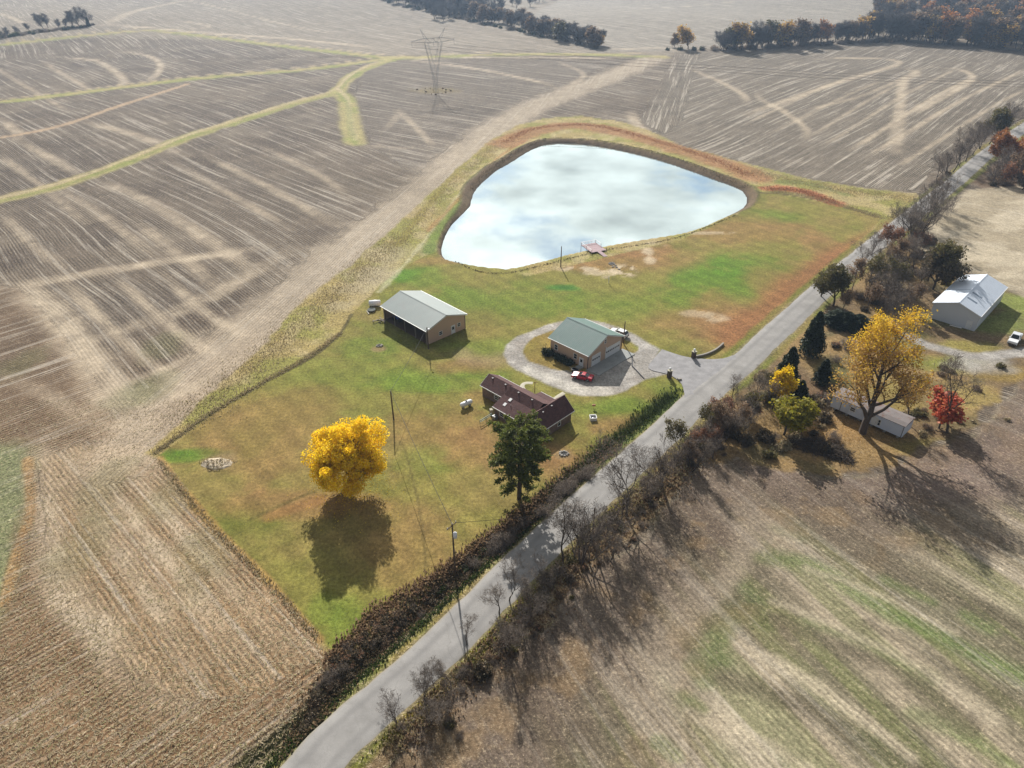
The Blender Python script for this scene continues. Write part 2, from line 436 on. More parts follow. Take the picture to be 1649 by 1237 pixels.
# --- stubble fields
paint(smooth(0.45, 0.7, LF), lin(112, 101, 90), 0.75)
paint(smooth(0.5, 0.75, MF), lin(142, 130, 113), 0.4)
paint(smooth(0.50, 0.68, fbm(GX, GY, 25, 55)), lin(92, 80, 70), 0.65)
par[:, 0] = 0.75; par[:, 1] = 0.5
rows(np.ones(NV), (273, 240), (513, 353))
far = smooth(330, 560, GY)
rows((GY > 560) * 1.0, (413, 0), (550, 37))
farN = poly_m([(-900,-60),(-300,90),(0,75),(150,60),(380,66),(640,92),(960,90),(1060,92),(1130,80),(1400,62),(1700,80),(2600,90),(2600,-80),(-900,-80)], 6, 2)
paint(farN, lin(160, 148, 130), 0.6)
paint(poly_m([(850,30),(900,0),(960,-20),(1420,-20),(1420,30),(1380,52),(1240,66),(1080,82),(960,84),(900,60)], 5, 2), lin(158, 150, 138), 0.9)
midN = poly_m([(590,100),(700,95),(960,96),(1030,96),(960,112),(860,165),(760,232),(690,295),(600,236),(570,160)], 3, 2)
rows(midN, (500, 207), (683, 240)); paint(midN, lin(122, 112, 101), 0.6)
NE = [(1030,196),(1060,150),(1100,86),(1250,80),(1400,68),(1500,70),(1649,88),(1900,110),(2000,150),(1649,175),(1560,210),(1510,260),(1478,308),(1400,303),(1300,287),(1180,258),(1100,236),(1050,214)]
ne = poly_m(NE, 2, 1.5); label[ne > 0.5] = 1
rows(ne, (1366, 244), (1571, 122), 0.8); paint(ne, lin(132, 122, 108), 0.75); setp(ne, 0, 0.9)
nel = poly_m([(1028,195),(1060,140),(1085,86),(1128,84),(1112,130),(1098,195),(1070,218)], 2, 1)
rows(nel, (1040, 190), (1085, 95), 0.3)
sw = poly_m([(-700,380),(-100,452),(28,462),(80,512),(140,590),(178,650),(200,704),(120,716),(62,742),(78,870),(92,940),(150,1010),(222,1094),(300,1130),(400,1118),(522,1056),(560,1090),(420,1260),(300,1450),(-900,1450)], 1.2, 1.0)
rows(sw, (0, 1140), (220, 1010), 0.6); paint(sw, lin(142, 115, 88), 0.45)
hd = poly_m([(62,742),(120,716),(228,718),(262,738),(330,830),(430,935),(515,1028),(535,1046),(522,1056),(400,1118),(300,1130),(222,1094),(150,1010),(92,940),(78,870)], 1.0, 0.8)
rows(hd, (250, 745), (520, 1030), 0.3); paint(hd, lin(186, 160, 126), 0.85); setp(hd, 1, 1.0)
T4 = [(222,722),(330,620),(420,530),(500,462),(575,395),(650,338),(720,276),(790,215),(860,172),(940,140),(1010,112),(1050,96)]
n4 = line_m(T4, 20, 0.6, 3.4)
rows((n4 > 0.45) * 1.0, (330, 620), (575, 395), 0.2)
paint(n4, lin(200, 184, 162), 0.75); setp(n4, 0, 0.42); setp(n4, 1, 0.9)
near = smooth(190, 70, np.hypot(GX, GY)) * (GX < 10)
paint(near, lin(166, 126, 84), 0.45); setp(near, 1, 0.95)

# chaff tracks and turning marks of the combine
TR = [([(100,450),(210,560),(330,640)],2.6,.65), ([(180,440),(280,530),(380,590)],2.6,.55), ([(250,430),(340,510),(440,560)],2.6,.55), ([(120,640),(250,600),(380,540)],2.8,.55), ([(170,690),(300,630),(420,560)],3,.6), ([(70,700),(150,680),(230,690)],4,.6), ([(0,600),(80,640),(160,690)],3,.45), ([(110,780),(240,960),(330,1090)],2.2,.7), ([(150,760),(290,930),(420,1090)],2.2,.7), ([(200,750),(330,900),(470,1060)],2,.6), ([(130,900),(260,880),(330,860)],2.2,.4), ([(180,1000),(320,960),(420,960)],2.2,.4), ([(300,1080),(400,1040),(500,1030)],3,.5), ([(20,448),(80,500),(130,560),(165,610),(200,660),(232,716)], 7, .75), ([(0,462),(100,448),(240,425),(330,412),(430,398)], 4.5, .7),
 ([(130,555),(230,520),(330,482),(420,432),(470,400)], 5, .5), ([(60,735),(78,870),(92,940),(150,1010),(222,1094),(300,1140)], 4.0, .8),
 ([(232,716),(150,740),(90,760),(62,742)], 8, .7), ([(153,287),(250,330),(350,397),(420,440)], 4.5, .6), ([(90,303),(170,352),(250,412)], 3.5, .5),
 ([(30,225),(130,282)], 4, .6), ([(135,195),(230,222),(300,252)], 5, .5), ([(0,190),(28,214),(20,228)], 4, .6),
 ([(190,82),(238,90),(258,104),(252,120),(236,132)], 4, .7), ([(90,92),(150,97),(185,115),(200,132),(188,142)], 5, .65), ([(70,100),(120,130),(145,146)], 3.5, .45),
 ([(0,250),(80,310),(140,360)], 3, .45), ([(330,250),(430,300),(520,350),(545,362)], 3.5, .55), ([(280,262),(400,330),(470,372)], 3, .45), ([(420,235),(520,285),(560,320)], 3.0, .4),
 ([(0,340),(60,400),(120,446)], 3, .4), ([(210,350),(300,420),(360,480)], 3.5, .45),
 ([(655,96),(760,110),(860,130),(900,142)], 4, .7), ([(900,100),(940,120),(905,145)], 3.5, .5), ([(640,176),(670,205),(700,238)], 3.2, .5), ([(620,210),(640,186),(636,178)], 3, .4),
 ([(1310,95),(1370,94),(1430,96),(1446,103),(1400,118),(1300,150),(1200,185)], 4.5, .65), ([(1500,108),(1545,112),(1566,124),(1545,142),(1470,184)], 4.2, .65),
 ([(1440,245),(1447,200),(1450,165),(1456,130),(1476,118),(1462,110)], 5, .65), ([(1110,110),(1160,132),(1196,152),(1203,170)], 4, .55), ([(1218,150),(1225,160),(1260,178),(1296,205),(1296,224)], 3.6, .55),
 ([(1290,180),(1400,150),(1490,108)], 3, .4), ([(1366,244),(1571,122)], 2.4, .6), ([(1330,232),(1540,110)], 2.2, .45), ([(1400,250),(1649,112)], 2.6, .6), ([(1440,270),(1649,145)], 2.2, .5), ([(1300,222),(1480,120)], 2.0, .4),
 ([(1200,200),(1380,120)], 2.4, .4), ([(1240,215),(1420,130)], 2.2, .4), ([(1016,180),(1030,205),(1090,245),(1180,268),(1300,292),(1470,316)], 5, .8), ([(560,232),(640,238),(700,240)], 3, .3),
 ([(-20,100),(60,150),(110,180)], 3, .4), ([(300,0),(420,30),(540,55)], 4, .4), ([(180,40),(320,52),(460,62),(600,76)], 7, .8), ([(285,33),(330,40),(335,44),(300,48)], 4, .5), ([(640,97),(800,92),(1010,95)], 4, .8),
 ([(0,22),(40,38)], 5, .6), ([(170,40),(230,15),(300,0)], 9, .4), ([(1000,15),(1200,0)], 5, .3), ([(960,80),(1060,78),(1085,82)], 6, .7)]
for px, w, k in TR:
    m = line_m(px, w * 1.1, 0.75, w * 0.2); e0, e1 = P(*px[0]), P(*px[-1]); m = m * (.25 + .75 * smooth(0, 22, np.hypot(GX - e0[0], GY - e0[1])) * smooth(0, 22, np.hypot(GX - e1[0], GY - e1[1]))) * (.62 + .38 * smooth(.36, .6, fbm(GX, GY, 6, 57))); paint(m, lin(216, 198, 172), k); setp(m, 0, 0.25); setp(m, 1, 0.8)
# grassed waterways
WAY = [([(-120,350),(0,322),(100,297),(200,262),(300,222),(400,190),(480,165),(540,148),(562,126),(600,106),(650,92)], 9), ([(-200,178),(0,164),(100,153),(200,140),(300,128),(400,119),(500,111),(620,95)], 10),
 ([(545,148),(560,165),(564,200),(572,230)], 10), ([(-200,90),(0,72),(150,56),(250,50),(380,65),(550,85),(640,93),(800,88),(960,88),(1070,92)], 10)]
for j, (px, w) in enumerate(WAY):
    m = line_m(px, w, 0.35, 1.5); label[m > 0.5] = 9
    paint(m, lin(176, 164, 110), 0.9); paint(m * smooth(0.42, 0.62, MF), lin(142, 146, 78), 0.8); setp(m, 0, 0); setp(m, 1, 0.25); setp(m, 2, 0.8)
    m = line_m([(x, y - w * 0.42) for x, y in px], w * 0.28, 0.5, 0.8); paint(m, lin(196, 176, 142), 0.7)
    m = line_m([(x, y + w * 0.25) for x, y in px], w * 0.3, 0.5, 0.8); paint(m, lin(128, 140, 70), 0.5)
m = line_m([(-120,238),(0,222),(100,202),(200,168),(300,136)], 4, 0.4, 0.8); paint(m, lin(186, 160, 130), 0.85); setp(m, 0, 0)
m = blob_m((702, 146), 15, 9); paint(m, lin(126, 112, 78), 0.9); setp(m, 0, 0); setp(m, 2, 1); label[m > 0.6] = 8
m = blob_m((640, 300), 30, 18); paint(m, lin(118, 106, 86), 0.25)
# pale green weedy patch at the left edge
m = poly_m([(-60,700),(42,722),(48,800),(36,850),(14,950),(-10,1010),(-120,1010)], 2.2, 1.6); label[m > 0.5] = 8
paint(m, lin(132, 144, 100), 0.75); setp(m, 0, 0.3); setp(m, 2, 1)
m = line_m([(44,740),(50,820),(30,880),(8,970)], 1.6, 0.6, 0.4); paint(m, lin(176, 138, 92), 0.8)
for px in [(30,590),(260,560),(210,640),(130,880),(330,900),(170,780),(250,620),(290,780)]:
    paint(blob_m(px, 5, 8), lin(112, 118, 74), 0.35)

# --- rough grass round the pond and the mown lawn
ROUGH = [(236,728),(330,640),(420,560),(480,490),(560,430),(640,360),(720,288),(775,236),(830,203),(880,190),(935,187),(1000,196),(1050,212),(1100,236),(1200,262),(1300,288),(1400,304),(1475,312),(1500,330),(1430,395),(1300,492),(1200,575),(1100,660),(970,750),(880,810),(740,930),(600,1025),(545,1056),(515,1030),(430,935),(330,832),(256,738)]
rg = poly_m(ROUGH, 0.6, 1.2); label[rg > 0.5] = 2
paint(rg, lin(168, 150, 96), 1); paint(rg * smooth(0.42, 0.62, MF), lin(136, 138, 66), 0.7); paint(rg * smooth(0.5, 0.7, fbm(GX, GY, 6, 41)), lin(188, 170, 128), 0.6)
setp(rg, 0, 0); setp(rg, 1, 0.2); setp(rg, 2, 0.9)
LAWN = [(258,734),(340,668),(420,622),(500,577),(545,541),(572,500),(610,462),(655,428),(684,412),(705,404),(850,445),(1100,385),(1190,345),(1212,315),(1248,312),(1330,326),(1420,352),(1350,425),(1292,482),(1225,548),(1165,592),(1100,640),(1050,682),(968,742),(900,790),(800,868),(735,905),(640,968),(560,1034),(535,1044),(515,1026),(430,931),(330,829)]
lw = poly_m(LAWN, 0.35, 0.35); label[lw > 0.5] = 3
paint(lw, lin(136, 130, 66), 1); setp(lw, 2, 0.6); setp(lw, 1, 0.0)
dry = smooth(0.40, 0.66, fbm(GX * 1.0 + GY * 0.4, GY * 1.0 - GX * 0.3, 26, 61) * 0.55 + fbm(GX, GY, 6, 62) * 0.45)
paint(lw * dry, lin(150, 126, 80), 0.52)
paint(lw * smooth(0.54, 0.74, fbm(GX, GY, 9, 63)), lin(104, 114, 44), 0.5)
for px, rx, ry, k in [((1150,452),13,13,.8),((1190,428),11,10,.75),((1105,480),10,8,.6),((650,442),6,6,.9),((302,733),6.5,2.6,1),((905,464),5,2.2,.9),((790,560),15,5,.55),((560,610),18,10,.35),((1260,350),8,7,.7),((700,610),18,5,.6),((830,480),22,10,.55),((1000,655),8,4,.7),((560,1000),4,5,.6),((520,985),3,4,.5),((690,740),8,7,.4),((1040,560),3,2,.5),((740,500),10,16,.7),((600,560),9,5,.6),((650,620),10,4,.7),((760,600),6,3,.6),((870,500),12,6,.6),((1000,500),14,6,.5),((960,660),10,4,.6),((560,680),8,8,.35),((1160,470),22,10,.6),((690,450),6,8,.7),((990,480),20,6,.35),((1080,625),6,4,.5)]:
    c = lin(90, 132, 38) if k > 0.7 else lin(108, 130, 48)
    paint(lw * blob_m(px, rx, ry), c, k)
paint(lw * blob_m((302, 733), 6, 2.2), lin(82, 128, 34), 0.9); paint(lw * blob_m((905, 464), 5, 2), lin(72, 118, 52), 0.8)
for px, rx, ry, k in [((830,720),14,10,.6),((700,690),10,8,.5),((430,690),22,16,.5),((1210,372),24,12,.6),((1110,520),12,8,.5),((1180,520),10,18,.7),((970,405),26,6,.8),((1010,420),20,9,.7),((880,425),14,4,.6),((1250,470),7,20,.55),((1330,400),6,24,.6),((660,880),12,10,.45),((760,520),8,10,.35),((1020,690),10,5,.65),((870,745),8,5,.75),((745,590),9,4,.6),((470,810),14,4,.6),((700,420),10,3,.5),((780,640),4,3,.5)]:
    paint(lw * blob_m(px, rx, ry), lin(154, 116, 78), k * .9)
m = line_m([(1500,345),(1420,385),(1330,432),(1250,492),(1185,545)], 11, 0.6, 1.5); paint(m * rg, lin(152, 106, 70), 0.85); setp(m * rg, 2, 0.9)
m = line_m([(1490,352),(1410,410),(1300,506),(1160,620)], 2.4, 0.5, 0.6); paint(m, lin(118, 128, 50), 0.5)
# mower lines
st = np.sin((GX * 0.75 + GY * 0.66) / 0.72 + 2.0 * JIT); tint = tint * (1 + 0.085 * (lw * st)[:, None])
st = np.sin((GX * 0.6 - GY * 0.8) / 0.9 + 2.0 * JIT); tint = tint * (1 + 0.06 * (lw * st * smooth(0.4, 0.6, MF))[:, None])
# grass edges: the dark line where mowing stops; then thin lines across the lawn
m = line_m([(250,730),(340,667),(420,620),(500,576),(545,540),(566,506)], 0.9, 0.5, 0.35); paint(m, lin(92, 84, 52), 0.9); setp(m, 2, 1)
m = line_m([(1212,313),(1248,311),(1330,325),(1420,352)], 1.5, 0.5, 0.4); paint(m, lin(96, 80, 54), 0.85)
m = line_m([(258,738),(330,832),(430,934),(515,1029)], 1.2, 0.6, 0.5); paint(m, lin(182, 140, 88), 0.6)
m = line_m([(405,836),(470,806),(510,790)], 0.8, 0.5, 0.3); paint(m, lin(100, 92, 50), 0.55)
m = line_m([(436,832),(480,815),(515,805)], 2.4, 0.6, 0.5); paint(m, lin(162, 118, 74), 0.5)
m = line_m([(648,715),(660,752),(674,812),(681,860),(687,912)], 0.45, 0.6, 0.1); paint(m, lin(92, 82, 50), 0.5)  # thin dark line drawn down the open lawn
# rough mounds, sandy scrapes, russet sedge
for px, rx, ry, k in [((600,440),9,7,.9),((625,410),8,10,.6),((545,492),5,4,.6),((575,462),7,5,.7),((690,400),4,9,.5)]:
    paint(rg * (1 - lw) * blob_m(px, rx, ry), lin(178, 164, 132), k)
m = line_m([(610,470),(650,428),(690,380),(735,320),(775,275)], 1.6, 0.6, 0.8); paint(m * rg, lin(190, 184, 148), 0.6)
m = line_m([(690,404),(706,372),(740,330),(764,300)], 4.5, 0.5, 1.2); paint(m * rg, lin(110, 132, 56), 0.85)
m = line_m([(640,395),(690,330),(750,262),(815,222)], 3.0, 0.5, 1.0); paint(m * rg, lin(146, 134, 64), 0.7)
m = line_m([(690,372),(740,318),(800,256),(845,226)], 2.0, 0.5, 0.8); paint(m * rg, lin(160, 116, 66), 0.6)
m = line_m([(812,232),(850,214),(900,204),(945,203),(1010,216),(1060,230),(1130,252),(1190,272),(1218,286)], 14, 0.35, 2.2); paint(m * rg, lin(160, 114, 78), 0.8)
m = line_m([(860,196),(940,192),(1000,202),(1060,222),(1140,244)], 3, 0.5, 1.0); paint(m * rg, lin(186, 164, 120), 0.6)
m = line_m([(1070,222),(1160,246),(1240,272),(1330,292),(1430,308)], 6, 0.5, 2.0); paint(m * rg, lin(150, 146, 84), 0.7)
m = line_m([(1232,304),(1262,304),(1300,310),(1348,328)], 6.5, 0.4, 2.0); paint(m * rg, lin(174, 112, 76), 0.95)
m = line_m([(1350,318),(1400,330),(1450,345)], 7, 0.5, 2.0); paint(m * rg, lin(176, 160, 112), 0.8)
m = line_m([(1255,292),(1300,296),(1360,312)], 5, 0.5, 2.0); paint(m * rg, lin(118, 128, 72), 0.7)
sand = lin(206, 188, 158)
for px, rx, ry, k in [((1000,437),3.6,3.0,1.0),((1008,432),2.5,2.2,.9),((936,434),4.5,1.4,.85),((960,441),2.6,1.2,.8),((1042,405),1.8,3.0,.8),((1046,420),1.4,2.4,.7),((1060,392),3,1.2,.6),((1148,375),6,1.0,.6),((1150,512),2.5,1.8,.5),((1120,505),3,1.5,.45),((978,446),2.0,1.0,.7)]:
    m = blob_m(px, rx * 1.25, ry * 1.25) * smooth(0.44, 0.54, HF * .6 + .4 * fbm(GX, GY, 1.3, 99, 3) + 0.03); paint(m, sand, k); setp(m, 2, 0.5); setp(m, 1, .5)
for px, r in [((350,745),3.6),((610,562),1.5),((905,732),1.7),((955,676),1.0)]:
    paint(blob_m(px, r, r * 0.8), lin(150, 128, 92), 0.8)
# pond bank
i = win(POND, 12); s = np.full(NV, 99.0); s[i] = sdist(GX[i], GY[i], POND)
farb = smooth(215, 262, GY); bw = 1.0 + 3.2 * farb
pb = smooth(bw + 0.8, bw - 0.6, s + JIT * 1.4); label[s < bw] = 4
paint(pb, lin(112, 94, 74), 0.95); paint(pb * smooth(1.6, 0.2, s + JIT2), lin(76, 64, 52), 0.9); setp(pb, 2, 0.5); setp(pb, 1, 0.1)
paint(smooth(0.9, 0, np.abs(s - bw - 0.4)) * farb, lin(84, 84, 48), 0.8)
paint(smooth(0.5, 0.0, np.abs(s - 0.9 + JIT2)) * (1 - farb), lin(166, 142, 108), 0.6)

# --- south-east hay field, yard, tan field, wood floor
HAY = [(500,1450),(600,1260),(650,1190),(720,1130),(850,1020),(950,925),(1060,835),(1125,745),(1200,738),(1330,768),(1420,762),(1480,722),(1560,700),(1600,655),(1649,608),(1900,400),(2300,700),(2300,1450)]
hy = poly_m(HAY, 0.8, 2.0); label[hy > 0.5] = 5
paint(hy, lin(178, 164, 140), 1); bt_ = np.vstack([PL([(395,1360),(503,1237),(695,1059),(845,907),(925,830),(1010,752),(1065,703),(1125,645)]), PL([(1125,745),(1060,835),(950,925),(850,1020),(720,1130),(600,1260),(500,1400)])]); bt = poly_m(None, .6, .6, bt_); paint(bt, lin(128, 108, 80), .95); setp(bt, 0, 0); setp(bt, 2, .9); label[(bt > .5) & (label == 0)] = 8
rows(hy, (1246, 970), (1486, 1206), 2.5); setp(hy, 0, 0.42); setp(hy, 1, 0.6); setp(hy, 2, 0.55)
x, y = GX, GY
d_ = P(1486, 1206) - P(1246, 970); d_ /= np.linalg.norm(d_); cc_ = -x * d_[1] + y * d_[0]; tt_ = x * d_[0] + y * d_[1]
bands = fbm(cc_ + 1.0 * JIT, tt_ * 0.035, 6.5, 71); b2 = fbm(cc_, tt_ * 0.05, 2.6, 72)
paint(hy * smooth(0.52, 0.66, bands), lin(112, 108, 84), 0.75)
paint(hy * smooth(0.50, 0.34, bands), lin(196, 184, 160), 0.65)
paint(hy * smooth(0.53, 0.66, b2), lin(130, 134, 86), 0.6)
GR = [([(1225,898),(1305,908),(1363,944),(1414,977),(1523,1031),(1660,1095)], 3.4, .85), ([(1196,945),(1212,968),(1228,1000)], 3.0, .8), ([(1172,985),(1150,1040),(1160,1062)], 3.6, .9), ([(1120,1075),(1136,1100)], 2.4, .7), ([(1100,1120),(1130,1142)], 1.8, .8),
      ([(1428,935),(1470,955),(1500,970)], 2.2, .6), ([(1560,995),(1590,1012)], 2.6, .6), ([(1060,1195),(1085,1215)], 1.4, .7), ([(1300,1000),(1400,1040),(1500,1090)], 2.4, .45), ([(1250,850),(1290,868)], 2.5, .5), ([(1470,1150),(1540,1180),(1640,1237)], 2.4, .5), ([(1400,1185),(1450,1225)], 2.0, .5)]
for px, w, k in GR: paint(hy * line_m(px, w, 0.8, 1.0), lin(112, 134, 72), k * .85)
for px, w, k in [([(1254,999),(1350,1040),(1450,1086),(1559,1170)], 2.6, .6), ([(1170,1093),(1270,1130),(1377,1178),(1468,1240)], 3.2, .65), ([(1400,900),(1500,950),(1600,985),(1660,1010)], 3.0, .5), ([(1390,1000),(1500,1060),(1620,1130)], 1.8, .5)]:
    paint(hy * line_m(px, w, 0.7, 1.0), lin(104, 96, 78), k)
for px, w, k in [([(1195,1042),(1290,1090),(1377,1148),(1468,1217)], 2.0, .8), ([(1246,968),(1360,1015),(1480,1075),(1600,1160)], 1.6, .6), ([(1040,1060),(1110,985),(1177,926),(1200,870),(1196,850)], 3.6, .75), ([(1110,1150),(1200,1180),(1300,1237)], 1.8, .6), ([(1400,850),(1500,905),(1649,990)], 3, .5), ([(1300,915),(1420,960),(1540,1020)], 1.4, .5)]:
    paint(hy * line_m(px, w, 0.7, 0.8), lin(202, 188, 162), k)
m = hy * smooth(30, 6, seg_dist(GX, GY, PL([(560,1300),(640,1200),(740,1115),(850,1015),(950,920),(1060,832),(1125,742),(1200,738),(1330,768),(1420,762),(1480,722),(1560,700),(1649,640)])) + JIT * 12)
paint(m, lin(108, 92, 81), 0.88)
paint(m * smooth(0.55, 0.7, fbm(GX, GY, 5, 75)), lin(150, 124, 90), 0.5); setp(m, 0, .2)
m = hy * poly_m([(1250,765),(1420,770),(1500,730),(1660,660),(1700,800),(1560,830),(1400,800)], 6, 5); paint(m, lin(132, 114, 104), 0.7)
for px in ([(1098,1045),(1180,962)], [(1104,1048),(1188,966)], [(1112,1230),(1110,1180),(1104,1150)]):
    m = hy * line_m(px, 0.5, 0.7, 0.05); paint(m, lin(112, 102, 78), 0.4)
YARD = [(1128,742),(1085,705),(1140,640),(1215,585),(1300,500),(1420,405),(1480,352),(1515,340),(1500,375),(1490,410),(1560,440),(1649,478),(1800,470),(1900,420),(1649,606),(1600,655),(1560,698),(1480,722),(1420,760),(1330,768),(1200,738)]
yd = poly_m(YARD, 0.9, 2.6); label[yd > 0.5] = 6
paint(yd, lin(124, 104, 76), 1); setp(yd, 0, 0); setp(yd, 1, 0.35); setp(yd, 2, 0.7)
paint(yd * smooth(0.45, 0.62, MF), lin(158, 130, 84), 0.7); paint(yd * smooth(0.55, 0.7, fbm(GX, GY, 5, 81)), lin(96, 92, 62), 0.6)
for px, rx, ry, c, k in [((1530,585),10,4,(132,136,62),.9),((1590,520),14,6,(120,130,66),.9),((1450,545),10,6,(132,124,72),.8),((1560,560),9,4,(150,140,70),.8),((1640,490),8,8,(134,146,72),.9),((1560,640),10,6,(158,140,84),.8),((1620,600),9,4,(150,126,66),.8),((1350,600),6,8,(92,98,56),.7),((1290,640),6,10,(120,92,68),.7),((1370,690),10,6,(166,132,84),.7),((1440,640),8,8,(158,140,70),.6),((1500,720),10,3,(130,124,66),.6)]:
    paint(yd * blob_m(px, rx, ry), lin(*c), k)
TAN = [(1470,400),(1500,350),(1520,325),(1560,306),(1649,296),(2200,250),(2400,330),(1900,440),(1800,470),(1649,478),(1600,455),(1560,436),(1500,412)]
tn = poly_m(TAN, 1.2, 1.5); label[tn > 0.5] = 7
paint(tn, lin(206, 192, 166), 1); rows(tn, (1490, 360), (1649, 400), 4); setp(tn, 0, 0.45); setp(tn, 1, 0.5); setp(tn, 2, 0.45)
paint(tn * smooth(0.48, 0.64, fbm(GX * 0.35 + GY * 0.2, GY * 0.9 - GX * 0.25, 9, 91)), lin(164, 150, 124), 0.7)
wd = poly_m([(1600,262),(1649,250),(1900,200),(2100,230),(2000,270),(1649,298),(1580,304),(1560,292)], 2, 2); paint(wd, lin(104, 84, 66), 0.9); setp(wd, 0, 0); label[wd > 0.5] = 8
# verges and ditch
ROAD = curve(PL([(395,1360),(503,1237),(563,1174),(695,1059),(783,970),(845,907),(925,830),(1010,752),(1065,703),(1125,645),(1190,590),(1255,530),(1300,488),(1400,402),(1518,309),(1585,252),(1626,222),(1665,196)]), 8)
rd = np.full(NV, 99.0); i = win(ROAD, 12); rd[i] = seg_dist(GX[i], GY[i], ROAD)
m = smooth(5.6, 4.4, rd + JIT * 1.5); label[(rd < 5) & (label != 4)] = 10
paint(m, lin(116, 120, 52), 0.9); setp(m, 0, 0); setp(m, 2, 0.9); paint(m * smooth(0.5, 0.66, MF), lin(150, 126, 78), 0.6)
paint(smooth(3.9, 3.2, rd), lin(150, 138, 112), 0.6)
dd = np.full(NV, 99.0); i = win(DITCH, 8); dd[i] = seg_dist(GX[i], GY[i], DITCH)
paint(smooth(2.6, 1.2, dd + JIT), lin(74, 88, 46), 0.8)
# gravel: the loop round the garage, the lane to the barn, the neighbour's drive
GRAV = [(1064,563),(1029,543),(1009,534),(985,524),(957,517),(925,515),(898,519),(865,529),(832,542),(816,556),(812,570),(818,586),(832,596),(850,604),(883,620),(909,631),(930,636),(953,638),(985,636),(1010,628),(1038,611),(1060,604),(1075,602),(1050,592)]
ISL1 = [(930,524),(885,533),(859,543),(845,556),(842,568),(852,582),(887,594),(925,600),(950,605),(1003,575),(1006,545),(990,530)]
ISL2 = [(1001,546),(1016,550),(1029,558),(1028,565),(1018,570),(1004,573)]
g1 = poly_m(GRAV, 0.35, 0.5); i1 = poly_m(ISL1, 0.3, 0.4); 
padm = poly_m([(925,606),(948,598),(1003,566),(1022,571),(1020,600),(985,622),(950,622)], 0.3, 0.3)
g1 = np.maximum(g1 * (1 - i1), padm * g1); i2 = poly_m(ISL2, 0.25, 0.3); g1 = g1 * (1 - i2)
lane = line_m([(822,578),(790,582),(758,578),(745,570)], 5.5, 0.7, 1.6) * 0.55
g2 = line_m([(1462,542),(1495,556),(1530,566),(1570,574),(1625,570),(1700,560)], 3.6, 0.35, 0.6); g2 = np.maximum(g2, blob_m((1575, 585), 8, 4.2) * 0.8)
paint(lane, lin(160, 136, 108), 0.9)
label[(g1 > 0.5) | (g2 > 0.5)] = 11
paint(i1 * (1 - padm) * lw, lin(150, 122, 68), 0.6)
for g in (g1, g2):
    paint(g, lin(166, 161, 155), 0.96); paint(g * smooth(0.5, 0.7, MF), lin(158, 146, 134), 0.6); paint(g * smooth(0.5, 0.7, HF), lin(190, 185, 178), 0.5); setp(g, 2, 0.55); setp(g, 1, 0.35); setp(g, 0, 0)
paint(g1 * line_m([(850,595),(890,612),(930,628),(975,630)], 3.0, 0.6, 1.0), lin(214, 208, 196), 0.6)
par2 = np.maximum(g1, g2)
tint = np.clip(tint * (0.90 + 0.20 * HF)[:, None] * (0.93 + 0.14 * MF)[:, None], 0.01, 0.8)

# --- ground material: tint of the cover, crop rows, straw, grass grain
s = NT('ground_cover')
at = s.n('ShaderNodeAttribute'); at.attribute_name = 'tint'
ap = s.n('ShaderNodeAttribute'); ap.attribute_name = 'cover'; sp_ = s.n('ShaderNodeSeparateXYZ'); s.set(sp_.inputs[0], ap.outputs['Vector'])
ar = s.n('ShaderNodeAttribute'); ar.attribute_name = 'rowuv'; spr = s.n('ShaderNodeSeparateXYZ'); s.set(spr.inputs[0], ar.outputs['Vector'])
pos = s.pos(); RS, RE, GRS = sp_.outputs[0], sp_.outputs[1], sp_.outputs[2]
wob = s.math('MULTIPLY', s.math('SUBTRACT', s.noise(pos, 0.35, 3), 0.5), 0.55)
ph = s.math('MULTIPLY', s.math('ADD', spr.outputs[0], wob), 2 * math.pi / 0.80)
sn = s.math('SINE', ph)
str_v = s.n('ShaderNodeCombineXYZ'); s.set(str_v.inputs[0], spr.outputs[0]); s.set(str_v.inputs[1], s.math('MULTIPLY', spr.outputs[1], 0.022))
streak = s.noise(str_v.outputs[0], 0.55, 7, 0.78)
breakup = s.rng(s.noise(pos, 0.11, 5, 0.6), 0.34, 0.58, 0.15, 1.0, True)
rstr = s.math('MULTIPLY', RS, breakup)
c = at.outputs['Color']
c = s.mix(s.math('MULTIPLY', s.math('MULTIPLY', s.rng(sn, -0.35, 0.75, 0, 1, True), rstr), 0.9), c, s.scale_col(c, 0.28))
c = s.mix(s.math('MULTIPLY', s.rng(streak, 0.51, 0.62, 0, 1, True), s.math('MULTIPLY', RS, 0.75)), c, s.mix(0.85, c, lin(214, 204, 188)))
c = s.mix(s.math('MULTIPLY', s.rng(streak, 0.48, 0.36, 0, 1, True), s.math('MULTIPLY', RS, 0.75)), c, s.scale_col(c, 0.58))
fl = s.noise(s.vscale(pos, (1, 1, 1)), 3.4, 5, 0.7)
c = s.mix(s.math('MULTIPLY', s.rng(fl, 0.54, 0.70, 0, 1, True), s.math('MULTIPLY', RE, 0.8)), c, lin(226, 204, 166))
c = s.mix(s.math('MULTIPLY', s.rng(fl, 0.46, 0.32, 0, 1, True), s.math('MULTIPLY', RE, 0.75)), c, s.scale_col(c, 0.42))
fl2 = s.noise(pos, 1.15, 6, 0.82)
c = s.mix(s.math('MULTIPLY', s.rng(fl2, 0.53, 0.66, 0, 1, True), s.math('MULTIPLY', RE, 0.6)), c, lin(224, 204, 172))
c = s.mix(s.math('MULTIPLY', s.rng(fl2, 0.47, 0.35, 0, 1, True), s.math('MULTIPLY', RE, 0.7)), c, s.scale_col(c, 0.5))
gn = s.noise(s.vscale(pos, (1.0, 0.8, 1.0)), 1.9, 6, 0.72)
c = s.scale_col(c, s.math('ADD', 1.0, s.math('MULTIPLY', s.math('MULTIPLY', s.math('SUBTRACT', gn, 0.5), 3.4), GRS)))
mid = s.noise(pos, 0.22, 6, 0.6)
